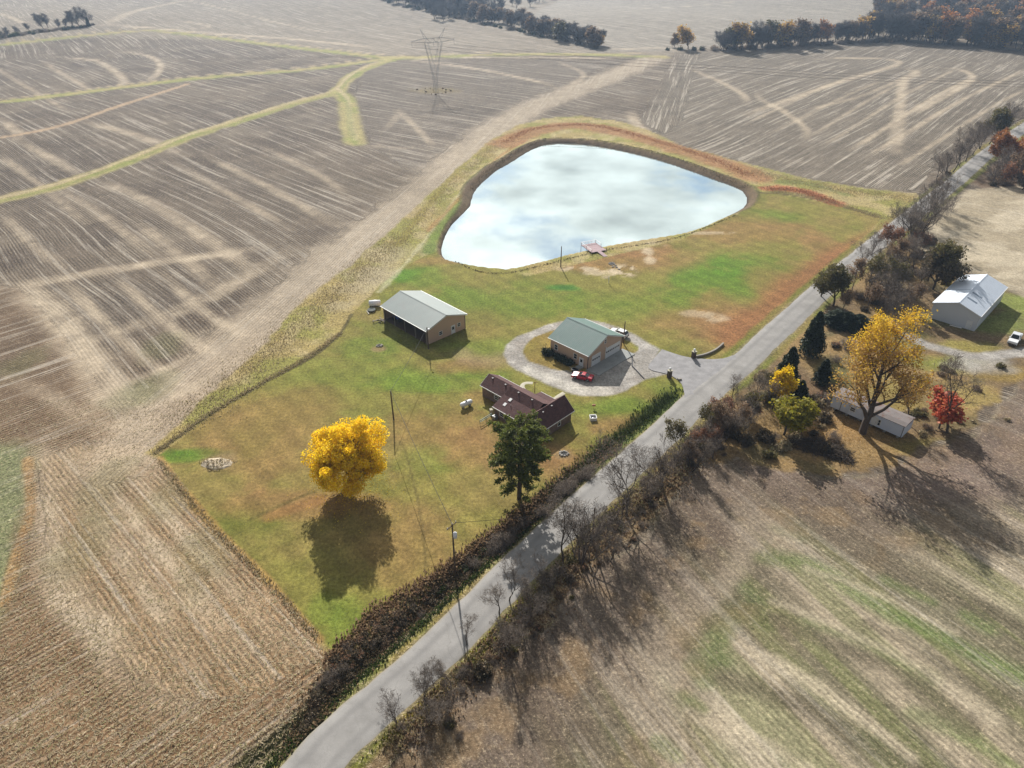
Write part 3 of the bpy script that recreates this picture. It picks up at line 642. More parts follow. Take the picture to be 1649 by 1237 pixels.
c = s.scale_col(c, s.rng(mid, 0.25, 0.75, 0.80, 1.2))
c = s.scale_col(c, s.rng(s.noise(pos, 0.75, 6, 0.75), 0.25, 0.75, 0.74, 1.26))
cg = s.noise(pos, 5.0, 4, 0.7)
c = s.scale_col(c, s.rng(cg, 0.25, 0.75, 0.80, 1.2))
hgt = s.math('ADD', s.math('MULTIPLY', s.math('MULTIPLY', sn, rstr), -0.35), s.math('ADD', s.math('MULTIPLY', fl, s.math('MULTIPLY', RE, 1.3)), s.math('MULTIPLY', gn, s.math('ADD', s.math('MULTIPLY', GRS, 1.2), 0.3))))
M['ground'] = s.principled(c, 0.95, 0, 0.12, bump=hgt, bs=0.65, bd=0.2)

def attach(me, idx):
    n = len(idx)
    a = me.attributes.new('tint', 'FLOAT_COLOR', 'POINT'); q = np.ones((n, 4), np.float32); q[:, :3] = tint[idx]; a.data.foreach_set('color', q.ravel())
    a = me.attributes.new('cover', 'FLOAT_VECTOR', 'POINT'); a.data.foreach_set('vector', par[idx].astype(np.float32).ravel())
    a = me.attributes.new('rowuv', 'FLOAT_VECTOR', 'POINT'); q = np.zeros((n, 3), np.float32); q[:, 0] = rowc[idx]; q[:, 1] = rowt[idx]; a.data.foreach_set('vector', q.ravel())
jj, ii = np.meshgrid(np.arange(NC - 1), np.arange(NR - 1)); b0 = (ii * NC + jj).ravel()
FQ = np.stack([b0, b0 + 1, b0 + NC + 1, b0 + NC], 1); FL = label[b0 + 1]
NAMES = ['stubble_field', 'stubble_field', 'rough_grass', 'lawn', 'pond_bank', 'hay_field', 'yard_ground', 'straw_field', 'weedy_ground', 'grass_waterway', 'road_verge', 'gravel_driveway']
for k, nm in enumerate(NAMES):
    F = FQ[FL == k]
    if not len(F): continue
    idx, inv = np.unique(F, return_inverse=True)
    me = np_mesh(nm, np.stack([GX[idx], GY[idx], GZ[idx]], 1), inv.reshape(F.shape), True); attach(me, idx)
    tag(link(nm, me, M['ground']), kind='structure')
# country beyond the photograph, a little lower
s = NT('far_country'); c = s.mix(s.rng(s.noise(s.pos(), 0.004, 4), 0.4, 0.6, sm=True), lin(140, 128, 108), lin(116, 116, 76)); M['country'] = s.principled(s.scale_col(c, s.rng(s.noise(s.pos(), 0.2, 5), 0.2, 0.8, 0.75, 1.25)), 0.95)
me = bpy.data.meshes.new('terrain'); R_ = 3050.0
me.from_pydata([(-R_, -R_, -6), (R_, -R_, -6), (R_, R_, -6), (-R_, R_, -6)], [], [(0, 1, 2, 3)])
tag(link('terrain', me, M['country']), kind='structure')

# --- pond water
s = NT('pond_water'); v = s.pos()
fr = s.n('ShaderNodeFresnel'); fr.inputs[0].default_value = 1.9
gl = s.n('ShaderNodeBsdfGlossy'); gl.inputs['Roughness'].default_value = 0.015; gl.inputs['Color'].default_value = (0.90, 1.0, 0.97, 1)
df = s.n('ShaderNodeBsdfDiffuse'); df.inputs['Color'].default_value = (0.05, 0.06, 0.045, 1)
bp = s.n('ShaderNodeBump'); bp.inputs['Strength'].default_value = 0.02; bp.inputs['Distance'].default_value = 0.02
s.set(bp.inputs['Height'], s.noise(v, 1.2, 3)); s.t.links.new(bp.outputs[0], gl.inputs['Normal'])
ms = s.n('ShaderNodeMixShader'); s.set(ms.inputs[0], s.math('ADD', s.math('MULTIPLY', fr.outputs[0], 0.9), 0.52, clamp=True)); s.t.links.new(df.outputs[0], ms.inputs[1]); s.t.links.new(gl.outputs[0], ms.inputs[2])
s.t.links.new(ms.outputs[0], s.out.inputs['Surface']); M['water'] = s.m
pw = curve(np.vstack([POND, POND[:1]]), 3)[:-1]; cen = pw.mean(0)
bm = bmesh.new(); vs = [bm.verts.new((cen[0] + (p[0] - cen[0]) * 1.02, cen[1] + (p[1] - cen[1]) * 1.02, WATER_Z)) for p in pw]; bm.faces.new(vs)
bmesh.ops.recalc_face_normals(bm, faces=bm.faces)
if list(bm.faces)[0].normal.z < 0: bmesh.ops.reverse_faces(bm, faces=bm.faces)
bmesh.ops.triangulate(bm, faces=bm.faces)
me = bpy.data.meshes.new('pond_water'); bm.to_mesh(me); bm.free(); tag(link('pond_water', me, M['water']), kind='structure')

# --- road
s = NT('road_asphalt'); v = s.pos()
aw = s.n('ShaderNodeAttribute'); aw.attribute_name = 'across'; ac = aw.outputs['Fac']
c = s.scale_col(lin(160, 157, 153), s.rng(s.noise(v, 0.25, 7, 0.66), 0.25, 0.75, 0.74, 1.22))
tr = s.math('MULTIPLY', s.rng(s.math('ABSOLUTE', s.math('SUBTRACT', s.math('ABSOLUTE', ac), 0.48)), 0.0, 0.24, 1, 0, True), 0.4)
c = s.mix(tr, c, lin(126, 124, 122)); c = s.mix(s.math('MULTIPLY', s.rng(s.math('ABSOLUTE', ac), 0.86, 1.0, 0, 1, True), 0.5), c, lin(160, 148, 124))
vo = s.n('ShaderNodeTexVoronoi'); vo.feature = 'DISTANCE_TO_EDGE'; vo.inputs['Scale'].default_value = 0.22
wv = s.n('ShaderNodeVectorMath', operation='ADD'); s.set(wv.inputs[0], v); nn = s.n('ShaderNodeTexNoise'); nn.inputs['Scale'].default_value = 0.8; s.set(nn.inputs['Vector'], v); s.set(wv.inputs[1], s.vscale(nn.outputs['Color'], (2.2, 2.2, 0))); s.set(vo.inputs['Vector'], wv.outputs[0])
c = s.mix(s.math('MULTIPLY', s.rng(vo.outputs['Distance'], 0.0, 0.007, 1, 0), 0.32), c, lin(110, 108, 104))
c = s.scale_col(c, s.rng(s.noise(v, 9, 4, 0.7), 0.2, 0.8, 0.85, 1.15))
M['road'] = s.principled(c, 0.85, 0, 0.25, bump=s.noise(v, 12, 3), bs=0.15, bd=0.02)
def strip(name, line, hw, mat, dz=0.035, nx=9, crown=0.05, kind='structure', ends=None):
    T = np.gradient(line, axis=0); T /= np.linalg.norm(T, axis=1)[:, None]; Nn = np.stack([T[:, 1], -T[:, 0]], 1)
    V = []; A = []
    for j in range(nx):
        a = -1 + 2 * j / (nx - 1)
        q = line + Nn * (a * (hw + (0.12 * (vnoise(line[:, 0], line[:, 1], 2.0, j) - 0.5) * 2 if abs(a) == 1 else 0)))[:, None] if abs(a) == 1 else line + Nn * (a * hw)
        z = height(line[:, 0], line[:, 1]) if dz > 0.03 else height(q[:, 0], q[:, 1])
        V.append(np.stack([q[:, 0], q[:, 1], z + dz + crown * (1 - a * a)], 1)); A.append(np.full(len(line), a))
    V = np.stack(V, 1); n = len(line); V[:, 0, 2] -= 0.12; V[:, -1, 2] -= 0.12
    b = (np.arange(n - 1)[:, None] * nx + np.arange(nx - 1)[None, :]).ravel()
    me = np_mesh(name, V.reshape(-1, 3), np.stack([b, b + 1, b + nx + 1, b + nx], 1), True)
    a = me.attributes.new('across', 'FLOAT', 'POINT'); a.data.foreach_set('value', np.stack(A, 1).astype(np.float32).ravel())
    if me.polygons[0].normal.z < 0: me.flip_normals()
    return tag(link(name, me, mat), kind=kind)
def resample(pts, step):
    d = np.concatenate([[0], np.cumsum(np.linalg.norm(np.diff(pts, axis=0), axis=1))]); t = np.arange(0, d[-1], step)
    return np.stack([np.interp(t, d, pts[:, 0]), np.interp(t, d, pts[:, 1])], 1)
strip('road', resample(ROAD, 1.2), 3.25, M['road'], 0.09)
# --- asphalt apron, paths, concrete pads
def plate(name, px, mat, dz=0.05, n=4, thick=0.25, raw=None, kind='structure'):
    pts = curve(np.vstack([PL(px), PL(px)[:1]]), n)[:-1] if raw is None else raw
    zs = height(pts[:, 0], pts[:, 1]); top = [(p[0], p[1], z + dz) for p, z in zip(pts, zs)]
    bm = bmesh.new(); vs = [bm.verts.new(q) for q in top]; f = bm.faces.new(vs); bm.normal_update()
    if f.normal.z < 0: bmesh.ops.reverse_faces(bm, faces=[f])
    r = bmesh.ops.extrude_face_region(bm, geom=[f]); 
    for e in r['geom']:
        if isinstance(e, bmesh.types.BMVert): e.co.z -= thick
    bmesh.ops.recalc_face_normals(bm, faces=bm.faces); bmesh.ops.triangulate(bm, faces=[f for f in bm.faces if len(f.verts) > 4])
    me = bpy.data.meshes.new(name); bm.to_mesh(me); bm.free(); return tag(link(name, me, mat), kind=kind)
s = NT('old_asphalt'); v = s.pos(); c = s.scale_col(lin(158, 156, 156), s.rng(s.noise(v, 0.5, 6, 0.62), 0.25, 0.75, 0.75, 1.25)); c = s.scale_col(c, s.rng(s.noise(v, 7, 4), 0.2, 0.8, 0.85, 1.15)); M['apron'] = s.principled(c, 0.9, 0, 0.2)
plate('asphalt_apron', [(1066,563),(1086,570),(1104,575),(1122,577.5),(1142,579),(1164,578),(1186,574),(1160,612),(1128,645),(1106,655),(1102,634),(1098,620),(1088,610),(1074,603),(1050,597),(1044,590),(1054,577)], M['apron'], 0.11, 3)
#SECTION_BUILDINGS
# ------------------------------------------------------------------ buildings
M['barn_roof'] = mat_ribbed('grey_green_metal_roof', lin(152, 162, 158), 'Y', 0.45, 0.10, 0.42, 0.0, ((0.28, 0.27, 0.25), 0.35))
M['garage_roof'] = mat_ribbed('green_metal_roof', lin(102, 130, 124), 'Y', 0.45, 0.12, 0.42, 0.0, ((0.16, 0.20, 0.19), 0.4))
M['tan_siding'] = mat_ribbed('tan_metal_siding', lin(214, 184, 160), 'X', 0.30, 0.10, 0.6)
M['tan_siding_side'] = mat_ribbed('tan_metal_siding_side', lin(214, 184, 160), 'Y', 0.30, 0.10, 0.6)
M['shed_wall'] = mat_ribbed('white_metal_siding', (0.60, 0.63, 0.68), 'X', 0.30, 0.06, 0.5)
M['shed_wall_side'] = mat_ribbed('white_metal_siding_side', (0.62, 0.65, 0.70), 'Y', 0.30, 0.06, 0.5)
M['shed_roof'] = mat_ribbed('bare_metal_roof', (0.66, 0.72, 0.80), 'Y', 0.30, 0.08, 0.38, 0.25)
M['brick'] = mat_brick('brown_brick', lin(112, 82, 74), lin(134, 100, 88), lin(150, 140, 130))
M['shingle'] = mat_shingle('brown_shingle', lin(106, 76, 73), lin(88, 62, 60))
M['dirt'] = mat_noise('bare_dirt', lin(112, 92, 72), 0.2, 1.0, 0.95)
M['door_white'] = mat_noise('white_door', (0.72, 0.74, 0.76), 0.06, 1, 0.45)

def window(parent, face, along, z, w, h, off, name='window'):
    """white framed window on a wall; face 'x' or 'y' is the wall normal axis, off its coordinate, sign of off = outward"""
    s_ = 1 if off[1] > 0 else -1; o = off[0]
    f = MB(); t = 0.10
    for (da, dz, sa, sz) in ((0, h / 2, w + t, t), (0, -h / 2, w + t, t), (-w / 2, 0, t, h - t), (w / 2, 0, t, h - t), (0, 0, w - t, 0.06)):
        c = (o + s_ * 0.03, along + da, z + dz) if face == 'x' else (along + da, o + s_ * 0.03, z + dz)
        d = (0.08, sa, sz) if face == 'x' else (sa, 0.08, sz)
        f.box(c, d)
    fr_ = f.obj(name, M['white_trim'], parent)
    c = (o + s_ * 0.012, along, z) if face == 'x' else (along, o + s_ * 0.012, z)
    box('pane', c, (0.02, w - 0.06, h - 0.06) if face == 'x' else (w - 0.06, 0.02, h - 0.06), M['glass'], fr_)
    return fr_
def door(parent, face, along, w, h, off, z0=0.12, glazed=True):
    s_ = 1 if off[1] > 0 else -1; o = off[0]
    def q(a, z, sa, sz, dep, t): 
        return ((o + s_ * dep, along + a, z), (t, sa, sz)) if face == 'x' else ((along + a, o + s_ * dep, z), (sa, t, sz))
    d_ = box('door', *q(0, z0 + h / 2, w, h, 0.03, 0.06), M['door_white'], parent)
    f = MB()
    for a, z, sa, sz in ((-w / 2 - 0.06, z0 + h / 2, 0.12, h + 0.12), (w / 2 + 0.06, z0 + h / 2, 0.12, h + 0.12), (0, z0 + h + 0.06, w, 0.12)): f.box(*q(a, z, sa, sz, 0.05, 0.10))
    f.obj('frame', M['white_trim'], d_)
    if glazed: box('pane', *q(0, z0 + h * 0.68, w * 0.62, h * 0.36, 0.07, 0.02), M['glass'], d_)
    box('handle', *q(w * 0.4, z0 + h * 0.46, 0.05, 0.14, 0.09, 0.05), M['dark_steel'], d_)
    return d_
def gable_roof(parent, L, w, he, hr, ov, mat, trim, t=0.10, y0=0.0):
    hw = w / 2 + ov; k = (hr - he) / (w / 2 + ov)
    for sx in (-1, 1):
        MB().slab([(sx * hw, y0 - ov, he), (sx * 0.0, y0 - ov, hr), (0, y0 + L + ov, hr), (sx * hw, y0 + L + ov, he)], t).obj('roof', mat, parent)
        # rake boards and gutter
        m = MB()
        for y in (y0 - ov - 0.03, y0 + L + ov + 0.03):
            m.slab([(sx * hw, y - 0.03, he - t - 0.01), (0.02 * sx, y - 0.03, hr - t - 0.01), (0.02 * sx, y + 0.03, hr - t - 0.01), (sx * hw, y + 0.03, he - t - 0.01)], 0.16)
        m.box((sx * (hw + 0.05), y0 + L / 2, he - 0.06), (0.10, L + 2 * ov, 0.12)); m.obj('roof_trim', trim, parent)
    MB().slab([(-0.22, y0 - ov, hr - 0.22 * k + 0.05), (0, y0 - ov, hr + 0.05), (0, y0 + L + ov, hr + 0.05), (-0.22, y0 + L + ov, hr - 0.22 * k + 0.05)], 0.03).slab([(0.22, y0 - ov, hr - 0.22 * k + 0.05), (0.22, y0 + L + ov, hr - 0.22 * k + 0.05), (0, y0 + L + ov, hr + 0.05), (0, y0 - ov, hr + 0.05)], 0.03).obj('ridge_cap', mat, parent)
def gable_wall(parent, y, w, he, hr, ov, mat, t=0.12, name='wall'):
    k = (hr - he) / (w / 2 + ov); e = hr - k * w / 2 - 0.16
    return MB().prism([(-w / 2, -0.4), (w / 2, -0.4), (w / 2, e), (0, hr - 0.16), (-w / 2, e)], 'y', y - t / 2, y + t / 2).obj(name, mat, parent)

# pole barn, open along its left side
BX, BY, BT, BL, BW, BE, BR = -15.47, 146.91, 2.338, 17.08, 11.54, 3.86, 5.88
barn = thing('pole_barn', 'tan pole barn with grey metal roof and one long side open on posts', 'barn', (BX, BY, 0), BT - math.pi / 2)
gable_roof(barn, BL, BW, BE, BR, 0.45, M['barn_roof'], M['white_trim'])
ke = BR - (BR - BE) / (BW / 2 + .45) * BW / 2 - 0.16
gable_wall(barn, 0.06, BW, BE, BR, 0.45, M['tan_siding']); gable_wall(barn, BL - 0.06, BW, BE, BR, 0.45, M['tan_siding'])
box('wall', (BW / 2 - 0.06, BL / 2, ke / 2 - 0.2), (0.12, BL - 0.24, ke + 0.4), M['tan_siding_side'], barn)
for i in range(5):
    box('post', (-BW / 2 + 0.12, 0.35 + i * (BL - 0.7) / 4, ke / 2 - 0.2), (0.2, 0.2, ke + 0.4), M['wood_grey'], barn)
box('header_beam', (-BW / 2 + 0.12, BL / 2, ke - 0.16), (0.12, BL - 0.3, 0.3), M['wood_grey'], barn)
for i in range(1, 6):
    m = MB(); y = i * BL / 6; m.slab([(-BW / 2 + .2, y - .05, ke - .1), (0, y - .05, BR - .3), (0, y + .05, BR - .3), (-BW / 2 + .2, y + .05, ke - .1)], .18); m.slab([(BW / 2 - .2, y - .05, ke - .1), (BW / 2 - .2, y + .05, ke - .1), (0, y + .05, BR - .3), (0, y - .05, BR - .3)], .18); m.box((0, y, ke - .2), (BW - .5, .1, .18)); m.obj('truss', M['wood_grey'], barn)
box('dirt_floor', (0, BL / 2, 0.02), (BW - 0.3, BL - 0.3, 0.16), M['dirt'], barn)
window(barn, 'y', -1.7, 1.55, 1.0, 0.95, (0.0, -1)); window(barn, 'y', 3.9, 1.75, 1.0, 0.95, (0.0, -1)); door(barn, 'y', 2.05, 0.95, 2.05, (0.0, -1), 0.1)
box('downpipe', (BW / 2 + 0.02, -0.08, ke / 2), (0.1, 0.1, ke), M['dark_steel'], barn); box('downpipe', (-BW / 2 + 0.02, -0.06, ke / 2), (0.1, 0.1, ke), M['dark_steel'], barn)
bR = Matrix.Rotation(BT - math.pi / 2, 4, 'Z'); 
def on(o, p): 
    q = Matrix.Translation(o.location) @ Matrix.Rotation(o.rotation_euler.z, 4, 'Z') @ Vector(p); return (q.x, q.y, q.z)
# things kept in the barn
tr_ = thing('farm_implement', 'dark blue farm implement parked inside the open barn at its far end', 'implement', on(barn, (-3.2, 14.3, 0.1)), barn.rotation_euler.z + 0.3)
M['blue_paint'] = mat_noise('blue_paint', (0.03, 0.06, 0.22), 0.2, 2, 0.5)
MB().box((0, 0, 0.95), (1.5, 2.6, 0.9)).box((0, 0.4, 1.6), (1.2, 1.2, 0.5)).obj('body', M['blue_paint'], tr_, bevel=0.06)
for sx in (-1, 1):
    for y in (-0.8, 0.9): MB().lathe([(0.2, -.12), (.45, -.13), (.48, 0), (.45, .13), (.2, .12)], (sx * 0.85, y, .48), 14, 'X').obj('wheel', M['tyre'], tr_)

# garage with two doors and a green roof
GX_, GY_, GT, GL, GW, GE, GR_ = 20.69, 136.34, 2.357, 10.93, 11.95, 3.70, 6.50
gar = thing('garage', 'tan two door garage with green metal roof on the gravel loop', 'garage', (GX_, GY_, 0), GT - math.pi / 2)
gable_roof(gar, GL, GW, GE, GR_, 0.45, M['garage_roof'], M['white_trim'])
ke = GR_ - (GR_ - GE) / (GW / 2 + .45) * GW / 2 - 0.16
gable_wall(gar, 0.06, GW, GE, GR_, 0.45, M['tan_siding']); gable_wall(gar, GL - 0.06, GW, GE, GR_, 0.45, M['tan_siding'])
for sx in (-1, 1): box('wall', (sx * (GW / 2 - 0.06), GL / 2, ke / 2 - 0.2), (0.12, GL - 0.24, ke + 0.4), M['tan_siding_side'], gar)
def garage_door(cx_, w, h, npane):
    d_ = MB(); 
    for a, z, sa, sz in ((-w / 2 - .09, h / 2 + .05, .18, h + .2), (w / 2 + .09, h / 2 + .05, .18, h + .2), (0, h + .14, w, .16)): d_.box((cx_ + a, -0.04, z + .05), (sa, 0.10, sz))
    d_ = d_.obj('garage_door', M['white_trim'], gar)
    for r in range(4):
        box('door_panel', (cx_, -0.02, 0.1 + h * (r + .5) / 4), (w, 0.05, h / 4 - .03), M['door_white'], d_)
    for i in range(npane):
        box('pane', (cx_ - w / 2 + w * (i + .5) / npane, -0.055, 0.1 + h * 2.5 / 4), (w / npane * .62, 0.03, h / 4 * .6), M['glass'], d_)
garage_door(-3.15, 2.75, 2.5, 4); garage_door(2.75, 4.9, 2.5, 8)
window(gar, 'y', -0.15, 4.75, 0.7, 1.0, (0.0, -1))
window(gar, 'x', 9.2, 1.9, 0.95, 1.3, (-GW / 2, -1)); window(gar, 'x', 3.5, 1.9, 0.95, 1.3, (-GW / 2, -1)); door(gar, 'x', 1.75, 0.95, 2.05, (-GW / 2, -1))
box('step', (-GW / 2 - 0.6, 1.75, 0.08), (1.1, 1.4, 0.22), M['concrete'], gar)
for x, y in ((-GW / 2 - .02, -.06), (GW / 2 + .02, -.06)): box('downpipe', (x, y, ke / 2), (.1, .1, ke), M['dark_steel'], gar)
box('flood_lamp', (0.1, -0.12, 3.1), (.22, .2, .16), M['white_trim'], gar)
pad = box('concrete_pad', on(gar, (0.15, -1.75, 0.03)), (GW + 0.9, 3.5, 0.22), M['concrete'], None, gar.rotation_euler.z); tag(pad, kind='structure')
hz_ = MB().tube(on(gar, (5.6, -3.5, 0.12)), (*P(1018, 590), 0.12), 0.13, 0.13, 6).tube((*P(1018, 590), 0.12), (*P(1037, 610), 0.12), 0.13, 0.13, 6).obj('drain_pipe', M['dark_steel']); tag(hz_, 'thin dark drain pipe lying across gravel from the concrete pad corner', 'pipe')

# white metal shed on the right
SX, SY, ST, SL, SW, SE, SR = 107.0, 153.0, 0.798, 22.2, 10.26, 4.1, 6.0
shed = thing('metal_shed', 'long white metal shed with shiny roof at the right', 'shed', (SX, SY, 0), ST - math.pi / 2)
gable_roof(shed, SL, SW, SE, SR, 0.25, M['shed_roof'], M['white_trim'], 0.08)
ke = SR - (SR - SE) / (SW / 2 + .25) * SW / 2 - 0.16
gable_wall(shed, 0.06, SW, SE, SR, 0.25, M['shed_wall']); gable_wall(shed, SL - 0.06, SW, SE, SR, 0.25, M['shed_wall'])
for sx in (-1, 1): box('wall', (sx * (SW / 2 - 0.06), SL / 2, ke / 2 - 0.2), (0.12, SL - 0.24, ke + 0.4), M['shed_wall_side'], shed)
M['skylight'] = mat_noise('fibreglass_strip', (0.16, 0.20, 0.26), 0.2, 2, 0.4)
k_ = (SR - SE) / (SW / 2 + .25)
for y in (4.6, 8.6):
    MB().slab([(0.5, y - .4, SR - k_ * .5 + .012), (2.9, y - .4, SR - k_ * 2.9 + .012), (2.9, y + .4, SR - k_ * 2.9 + .012), (.5, y + .4, SR - k_ * .5 + .012)], .03).obj('skylight', M['skylight'], shed)
    MB().slab([(-0.1, y + .9, SR - k_ * .1 + .012), (-5.2, y + .9, SR - k_ * 5.2 + .012), (-5.2, y + 1.15, SR - k_ * 5.2 + .012), (-.1, y + 1.15, SR - k_ * .1 + .012)], .03).obj('seam_strip', M['skylight'], shed)
door(shed, 'y', 3.6, 1.0, 2.1, (0.0, -1), 0.1, False)
brd = box('board', on(shed, (1.2, -0.7, 0.1)), (2.6, .3, .12), M['white_trim'], None, shed.rotation_euler.z + .1); tag(brd, 'pale board lying at the foot of the white shed gable', 'board')

# brick house: three wings under one brown roof
HT = math.radians(46.0)
hs = thing('brick_house', 'brown brick house with maroon shingle roof behind the tall pine', 'house', (5.55, 106.14, 0), HT)
def hwall(x0, y0, x1, y1, h, z0=-0.3): box('wall', ((x0 + x1) / 2, (y0 + y1) / 2, (h + z0) / 2), (x1 - x0, y1 - y0, h - z0), M['brick'], hs)
hwall(0.35, 0.35, 9.0, 4.9, 2.55)            # right wing
hwall(2.9, 4.92, 8.0, 12.3, 2.56); hwall(3.2, 12.32, 7.95, 19.3, 2.5); hwall(-0.3, 4.92, 2.88, 12.3, 2.42)
def rprism(name, poly, axis, a, b, mat=M['brick']): return MB().prism(poly, axis, a, b).obj(name, mat, hs)
rprism('gable', [(0.35, 2.56), (4.9, 2.56), (2.62, 4.72)], 'x', 8.86, 9.0); rprism('gable', [(0.35, 2.56), (4.9, 2.56), (2.62, 4.72)], 'x', 0.35, 0.5)
rprism('gable', [(3.2, 2.51), (7.95, 2.51), (5.5, 4.0)], 'y', 19.16, 19.3)
def roof(name, pts, t=0.12): return MB().slab(pts, t).obj(name, M['shingle'], hs)
rD = roof('roof', [(-.1, -.1, 2.55), (9.4, -.1, 2.55), (9.4, 2.62, 5.0), (-.1, 2.62, 5.0)]); roof('roof', [(-.1, 5.35, 2.55), (-.1, 2.62, 5.0), (9.4, 2.62, 5.0), (9.4, 5.35, 2.55)])
rB = roof('roof', [(4.4, 3.6, 4.95), (4.4, 12.35, 4.95), (2.75, 12.35, 3.72), (2.75, 3.6, 3.72)]); roof('roof', [(4.4, 3.6, 4.95), (8.3, 3.6, 2.62), (8.3, 12.35, 2.62), (4.4, 12.35, 4.95)])
rC = roof('roof', [(2.74, 4.4, 3.71), (2.74, 12.55, 3.71), (-.6, 12.55, 2.45), (-.6, 4.4, 2.45)])
roof('porch_roof', [(8.28, 4.9, 2.60), (10.1, 4.9, 2.28), (10.1, 9.3, 2.28), (8.28, 9.3, 2.60)], 0.1)
rA = roof('roof', [(5.5, 12.2, 4.25), (5.5, 19.6, 4.25), (2.85, 19.6, 2.62), (2.85, 12.2, 2.62)]); roof('roof', [(5.5, 12.2, 4.25), (8.25, 12.2, 2.58), (8.25, 19.6, 2.58), (5.5, 19.6, 4.25)])
rprism('gable', [(2.8, 2.6), (8.2, 2.6), (4.4, 4.82), (2.8, 3.6)], 'y', 12.12, 12.26, M['wood_grey'])
for p, d in (((4.65, -.13, 2.45), (9.5, .06, .18)), ((9.43, 1.25, 0), None), ((-.63, 8.5, 2.36), (.06, 8.1, .18)), ((2.82, 15.9, 2.52), (.06, 7.4, .18)), ((8.28, 15.9, 2.48), (.06, 7.4, .18)), ((10.13, 7.1, 2.2), (.06, 4.4, .18))):
    if d: box('fascia', p, d, M['white_trim'], hs)
fa = MB()
for yy in (-0.1, 5.35): fa.slab([(9.40, yy, 2.52), (9.47, yy, 2.52), (9.47, 2.62, 4.97), (9.40, 2.62, 4.97)], .16); fa.obj('rake_board', M['white_trim'], hs)
MB().slab([(5.5, 19.6, 4.2), (5.5, 19.67, 4.2), (2.85, 19.67, 2.58), (2.85, 19.6, 2.58)], .16).obj('rake_board', M['white_trim'], hs); MB().slab([(5.5, 19.6, 4.2), (8.25, 19.6, 2.54), (8.25, 19.67, 2.54), (5.5, 19.67, 4.2)], .16).obj('rake_board', M['white_trim'], hs)
for x, y, z in ((3.0, 10.4, 3.0), (1.0, 10.6, 0)):
    z = 2.45 + (x + .6) / 3.34 * 1.26 if x < 2.74 else 3.71 + (x - 2.74) * .74
    MB().box((0, 0, 0), (.75, .6, .14), M=Matrix.Rotation(-.36, 3, 'Y')).obj('skylight', M['white_trim'], hs).location = (min(x, 2.3), y, z if x < 2.4 else 3.6)
M['vent'] = mat_noise('vent_grey', (.22, .2, .2), .1, 1, .6)
for x, y, z in ((5.0, 18, 3.95), (5.05, 14.4, 3.98), (4.0, 9.8, 4.68), (4.0, 6.2, 4.68), (5.2, 2.2, 4.6), (2.6, 2.1, 4.5)):
    MB().box((0, 0, .06), (.24, .24, .16)).box((0, 0, .15), (.32, .32, .05)).obj('roof_vent', M['vent'], hs).location = (x, y, z)
MB().tube((1.2, 9.2, 3.0), (1.2, 9.2, 3.5), .07, .07, 8).obj('vent_pipe', M['dark_steel'], hs)
window(hs, 'y', 5.4, 1.55, .8, 1.5, (.35, -1)); window(hs, 'y', 1.9, 1.5, .9, 1.2, (.35, -1)); window(hs, 'x', 15.2, 1.45, 1.1, 1.0, (3.2, -1)); window(hs, 'x', 10.2, 1.5, 1.1, 1.0, (-.3, -1)); window(hs, 'x', 2.6, 1.6, 1.1, 1.2, (9.0, 1))
for y in (5.2, 7.1, 9.0): box('porch_post', (9.95, y, 1.1), (.14, .14, 2.1), M['white_trim'], hs)
box('porch_floor', (9.1, 7.1, 0.06), (2.0, 4.2, .3), M['concrete'], hs); door(hs, 'x', 8.0, .95, 2.05, (8.0, 1), .2)
box('ac_unit', (0, 0, 0), (.1, .1, .1), M['galv'], hs).location = (-0.36, 5.5, .5)
ac = thing('air_conditioner', 'grey air conditioner box against the house back wall', 'air conditioner', P3(797, 675), HT); MB().box((0, 0, .45), (.8, .8, .8)).obj('case', M['galv'], ac, bevel=.04); MB().lathe([(.3, .86), (.3, .9)], n=14).obj('fan_grille', M['dark_steel'], ac)
b_ = box('bin', P3(791, 665, .45), (.6, .7, .9), M['pale_concrete'], None, .4, .05); tag(b_, 'small pale bin standing by the rear corner of the house', 'bin')
M['green_metal'] = mat_noise('green_metal', (0.03, 0.10, 0.06), 0.2, 2, 0.5)
rl = thing('ramp_rail', 'green handrail running from the lawn to the house back corner', 'handrail', P3(783, 678), 0)
p0 = Vector((*P(773, 684), .1)); p1 = Vector((*P(792, 672), .1)); o_ = Vector(rl.location)
for t in (0, .5, 1): MB().tube(p0.lerp(p1, t) - o_, p0.lerp(p1, t) + Vector((0, 0, .85)) - o_, .05, .05, 6).obj('post', M['green_metal'], rl)
MB().tube(p0 + Vector((0, 0, .85)) - o_, p1 + Vector((0, 0, .85)) - o_, .08, .08, 6).tube(p0 + Vector((0, 0, .45)) - o_, p1 + Vector((0, 0, .45)) - o_, .06, .06, 6).obj('rail', M['green_metal'], rl)
strip('path', resample(curve(PL([(858,617),(846,617),(841,622),(846,630),(858,636),(868,640)])), .5), .75, M['pale_concrete'], .028, 5, 0.0)
strip('path', resample(PL([(893,643),(901,637),(909,632)]), .4), .8, M['pale_concrete'], .028, 5, 0.0)
lp = thing('yard_post', 'slim rusty post standing on grass by the curved path', 'post', P3(861, 632)); M['rust'] = mat_noise('rust', (.22, .11, .05), .3, 3, .9)
MB().tube((0, 0, -.2), (0, 0, 2.6), .07, .06, 8).box((.25, 0, 2.5), (.7, .08, .08)).obj('post', M['rust'], lp)

